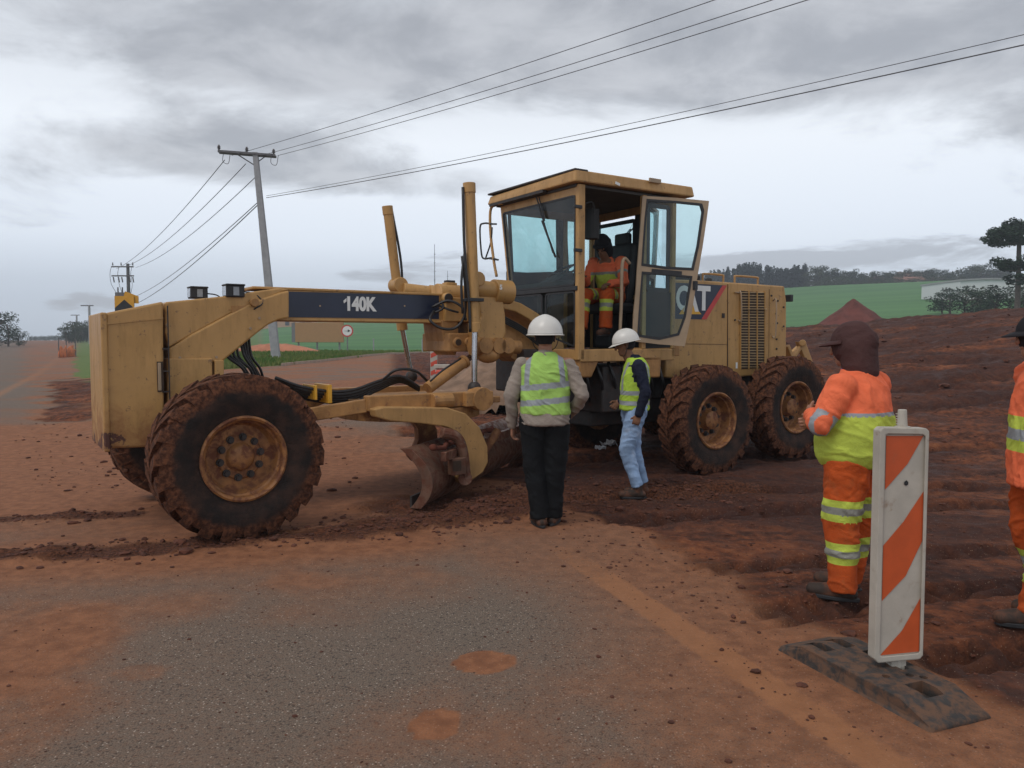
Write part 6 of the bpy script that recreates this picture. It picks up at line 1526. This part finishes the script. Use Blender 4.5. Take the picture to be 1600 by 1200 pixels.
for i, (px, d, h_, w_) in enumerate(((1483, 108, 46, 1.5), (1505, 102, 52, 1.4), (1530, 104, 47, 1.6), (1556, 98, 54, 1.4), (1575, 96, 45, 1.6), (1600, 94, 54, 1.4), (1470, 112, 36, 1.5))):
    tree(px, d, h_, (1, 3, 4)[i % 3], ['second dark shrub tree of the clump, below the left end of the white warehouse', 'third shrub tree of the warehouse clump, tall and leafy', 'broad shrub tree in the middle of the clump before the warehouse wall', 'tallest shrub tree of the clump, left of the araucaria trunk', 'broad shrub tree growing directly behind the araucaria trunk', 'last shrub tree of the clump, cut by the frame beyond the araucaria', 'lowest shrub tree at the open green end of the warehouse clump'][i], 'shrub trees by the warehouse', w_)
for i, (px, d, h_, w_) in enumerate(((-8, 120, 62, 1.0), (14, 128, 52, 1.1), (30, 135, 30, 1.3))):
    tree(px, d, h_, (1, 3, 4)[i], ['tallest dark tree cut by the left edge beside the road', 'second dark tree from the left edge, rounder than its neighbour', 'lowest of the three dark trees left of the road'][i], 'trees left of the road', w_)
for i in range(12): tree(104 + i * 4.6, 170 + i * 3, random.uniform(26, 36), 4 if i % 2 else 1, 'dark tree of the hedge line between poles and grader nose', 'hedge trees by the far poles', 1.0)
for i in range(22): tree(50 + i * 3, 330 + i * 5, random.uniform(6, 10), 4, 'tiny dark tree at the far end of the left road', 'tiny trees at road end', 1.5)
for i in range(16): tree(398 + i * 5.5, 250 + random.uniform(-10, 10), random.uniform(10, 17), i % 4, 'small tree on the hill under the grader beam', 'trees under the beam', 1.3)
# pine plantation: one mass of conifers
b = MB(); r_ = random.Random(31)
for k in range(560):
    px = r_.uniform(1040, 1258); d = r_.uniform(298, 335); q = at(px, d); h_ = r_.uniform(9.2, 10.8) * (1 + .1 * math.sin(px * .05)) * (1.0 if px > 1150 else .92)
    b.cyl(q - V3((0, 0, .5)), q + V3((0, 0, h_ * .5)), .15, .1, n=5)
    for j in range(22):
        z = h_ * (.12 + .88 * j / 21); w_ = 2.0 * (1 - .8 * j / 21) + .25
        for m_ in range(4):
            a = r_.uniform(0, 6.28); l_ = w_ * r_.uniform(.6, 1.1); c_ = q + V3((0, 0, z)); dx_, dy_ = math.cos(a), math.sin(a)
            b.quadmesh([c_ + V3((-dy_ * .25, dx_ * .25, .25)), c_ + V3((dy_ * .25, -dx_ * .25, .25)), c_ + V3((dx_ * l_ + dy_ * .2, dy_ * l_ - dx_ * .2, -.25)), c_ + V3((dx_ * l_ - dy_ * .2, dy_ * l_ + dx_ * .2, -.1))], [(0, 1, 2, 3)])
o = b.build('pine_plantation', M['leafpine']); tag(o, 'dense dark pine plantation on the hill behind the engine hood', 'forest', kind='stuff')
# araucaria at the right edge
ad = 88.0; q = at(1586, ad); k_ = ad / FPX; ar = empty('araucaria_tree', q); tag(ar, 'tall umbrella shaped araucaria with bare trunk at the right edge', 'tree')
def az(py): return CAMH + (532 - py) * k_ - q.z
b = MB(); b.tube([(0, 0, -.5), (.02, 0, az(440)), (-.05, 0, az(370)), (-.03, 0, az(352))], [.34, .16], 10, 4); tr_ = b.build('trunk', M['bark'], ar, smooth=True)
r_ = random.Random(6); bl = MB(); bk = MB()
def bough(z0, reach, rise, n, clump, jit=.3, a_off=0, skip=0):
    for k in range(n):
        if r_.random() < skip: continue
        a = 2 * math.pi * (k + r_.random() * .6) / n + a_off; L_ = reach * r_.uniform(.75, 1.05); e = V3((math.cos(a) * L_, math.sin(a) * L_, z0 + rise * r_.uniform(.7, 1.2)))
        mid = V3((e.x * .6, e.y * .6, z0 + rise * .15)); bk.tube([(0, 0, z0), mid, e], [.07, .03], 5, 4)
        for j in range(4):
            f_ = .62 + .13 * j; p = mid.lerp(e, (f_ - .6) / .4) + V3((r_.uniform(-jit, jit), r_.uniform(-jit, jit), r_.uniform(-.1, .25))); leaves(bl, p, (clump, clump, clump * .62), 70, .15, r_)
bough(az(382), 3.7, .7, 17, .60); bough(az(374), 3.0, .9, 13, .55); bough(az(366), 2.0, .8, 10, .50); bough(az(362), 1.0, .8, 6, .5)
bough(az(420), 3.4, .9, 9, .55, skip=.15); bough(az(424), 2.4, 1.0, 6, .5); bough(az(445), 2.2, .8, 5, .45, skip=.3)
bk.build('limbs', M['bark'], ar, smooth=True); bl.build('crown', M['leafdark'], ar)

# ================================================================== FAR BUILDINGS
M['plaster'] = plain('pale plaster', (.46, .36, .29), .9, var=.08)
M['plaster2'] = plain('ochre plaster', (.45, .28, .18), .9, var=.08)
M['rooftile'] = plain('clay roof', (.26, .12, .08), .9, var=.2, scale=2)
M['winglass'] = plain('window dark', (.05, .06, .07), .3)
M['warehouse'] = plain('white sheet metal', (.62, .63, .64), .6, var=.04)
def house(px, d, w_, h_, dep, mt, lab, rz=0.0, group='houses on the far hill'):
    q = at(px, d); e = empty('house', q - V3((0, 0, .3)), R(rz)); tag(e, lab, 'house', group)
    b = MB(); b.bb((-w_ / 2, 0, -1), (w_ / 2, dep, h_)); b.build('wall', mt, e)
    b = MB(); b.prism([(-w_ / 2 - .4, -.4, h_ + .003), (w_ / 2 + .4, -.4, h_ + .003), (w_ / 2 + .4, dep / 2, h_ + 1.5), (-w_ / 2 - .4, dep / 2, h_ + 1.5)], (0, 0, .15)); b.prism([(-w_ / 2 - .4, dep + .4, h_ + .003), (w_ / 2 + .4, dep + .4, h_ + .003), (w_ / 2 + .4, dep / 2, h_ + 1.5), (-w_ / 2 - .4, dep / 2, h_ + 1.5)], (0, 0, .15)); 
    b.prism([(-w_ / 2, .002, h_), (-w_ / 2, dep - .002, h_), (-w_ / 2, dep / 2, h_ + 1.4)], (.15, 0, 0)); b.build('roof', M['rooftile'], e)
    n_ = max(2, int(w_ / 3))
    for i in range(n_):
        x = -w_ / 2 + w_ * (i + .5) / n_
        if i == n_ // 2: b = MB(); b.bb((x - .45, -.04, 0), (x + .45, .01, 2.1)); b.build('door', M['rooftile'], e)
        else: b = MB(); b.bb((x - .6, -.04, 1.0), (x + .6, .01, 2.2)); b.build('window', M['winglass'], e)
for i, (px, d, w_, h_, mt, lab) in enumerate(((1392, 300, 9, 4.2, 'plaster', 'pale low house left of the ochre one on the far hill'), (1408, 305, 8, 5.0, 'plaster', 'narrow pale house next to the far ochre building'), (1432, 312, 13, 7.0, 'plaster2', 'largest ochre house on the far hill'), (1450, 300, 9, 3.6, 'plaster2', 'low ochre house right of the largest one'), (1466, 306, 7, 4.4, 'plaster', 'small pale house at the end of the hill row'), (1420, 292, 10, 3.0, 'plaster', 'lowest pale house in front of the ochre building'))):
    house(px, d, w_, h_, 7, M[mt], lab, random.uniform(-15, 15))
for i, (px, d, w_, h_) in enumerate(((432, 230, 10, 4), (446, 236, 8, 3.4), (412, 240, 9, 4), (470, 244, 9, 3.5))):
    house(px, d, w_, h_, 6, M['plaster'] if i % 2 else M['plaster2'], ['house under the beam just right of the concrete pole', 'second house right of the pole under the beam', 'house under the beam hidden left of the pole', 'farthest right small house under the beam'][i], 5, 'houses under the beam')
for i, (px, d) in enumerate(()): house(px, d, 10, 3, 6, M['plaster'], ['leftmost tiny house at the end of the road', 'middle tiny house at the end of the road', 'tiny house nearest the orange fence'][i], 0, 'tiny houses at road end')
d = 150.0; k_ = d / FPX; q = at(1560, d); wh = empty('warehouse', q, 0); tag(wh, 'long white sheet metal warehouse behind the shrubs at right', 'warehouse')
def wz(py): return CAMH + (532 - py) * k_ - q.z
b = MB(); b.prism([(-64 * k_, 0, -2), (90 * k_, 0, -2), (90 * k_, 0, wz(434)), (30 * k_, 0, wz(438)), (-30 * k_, 0, wz(438)), (-64 * k_, 0, wz(440))], (0, 14, 0)); b.build('wall', M['warehouse'], wh)
b = MB(); b.prism([(-65 * k_, -.3, wz(440) + .01), (-30 * k_, -.3, wz(438) + .01), (30 * k_, -.3, wz(438) + .01), (91 * k_, -.3, wz(434) + .01), (91 * k_, -.3, wz(434) + .35), (30 * k_, -.3, wz(438) + .35), (-30 * k_, -.3, wz(438) + .35), (-65 * k_, -.3, wz(440) + .35)], (0, 14.6, 0)); b.build('roof', M['concrete'], wh)
# thin haze over the whole place
b = MB(); b.bb((-522, -12, -24), (524, 556, 48)); m, t = mat('haze air')
vol = t.add('ShaderNodeVolumePrincipled', {'Color': (.80, .86, .95, 1), 'Density': .0009, 'Anisotropy': .2}); o_ = t.add('ShaderNodeOutputMaterial'); t.l.new(vol.outputs[0], o_.inputs['Volume'])
o = b.build('haze', m); tag(o, 'thin pale haze in the air over the fields', 'haze', kind='stuff')
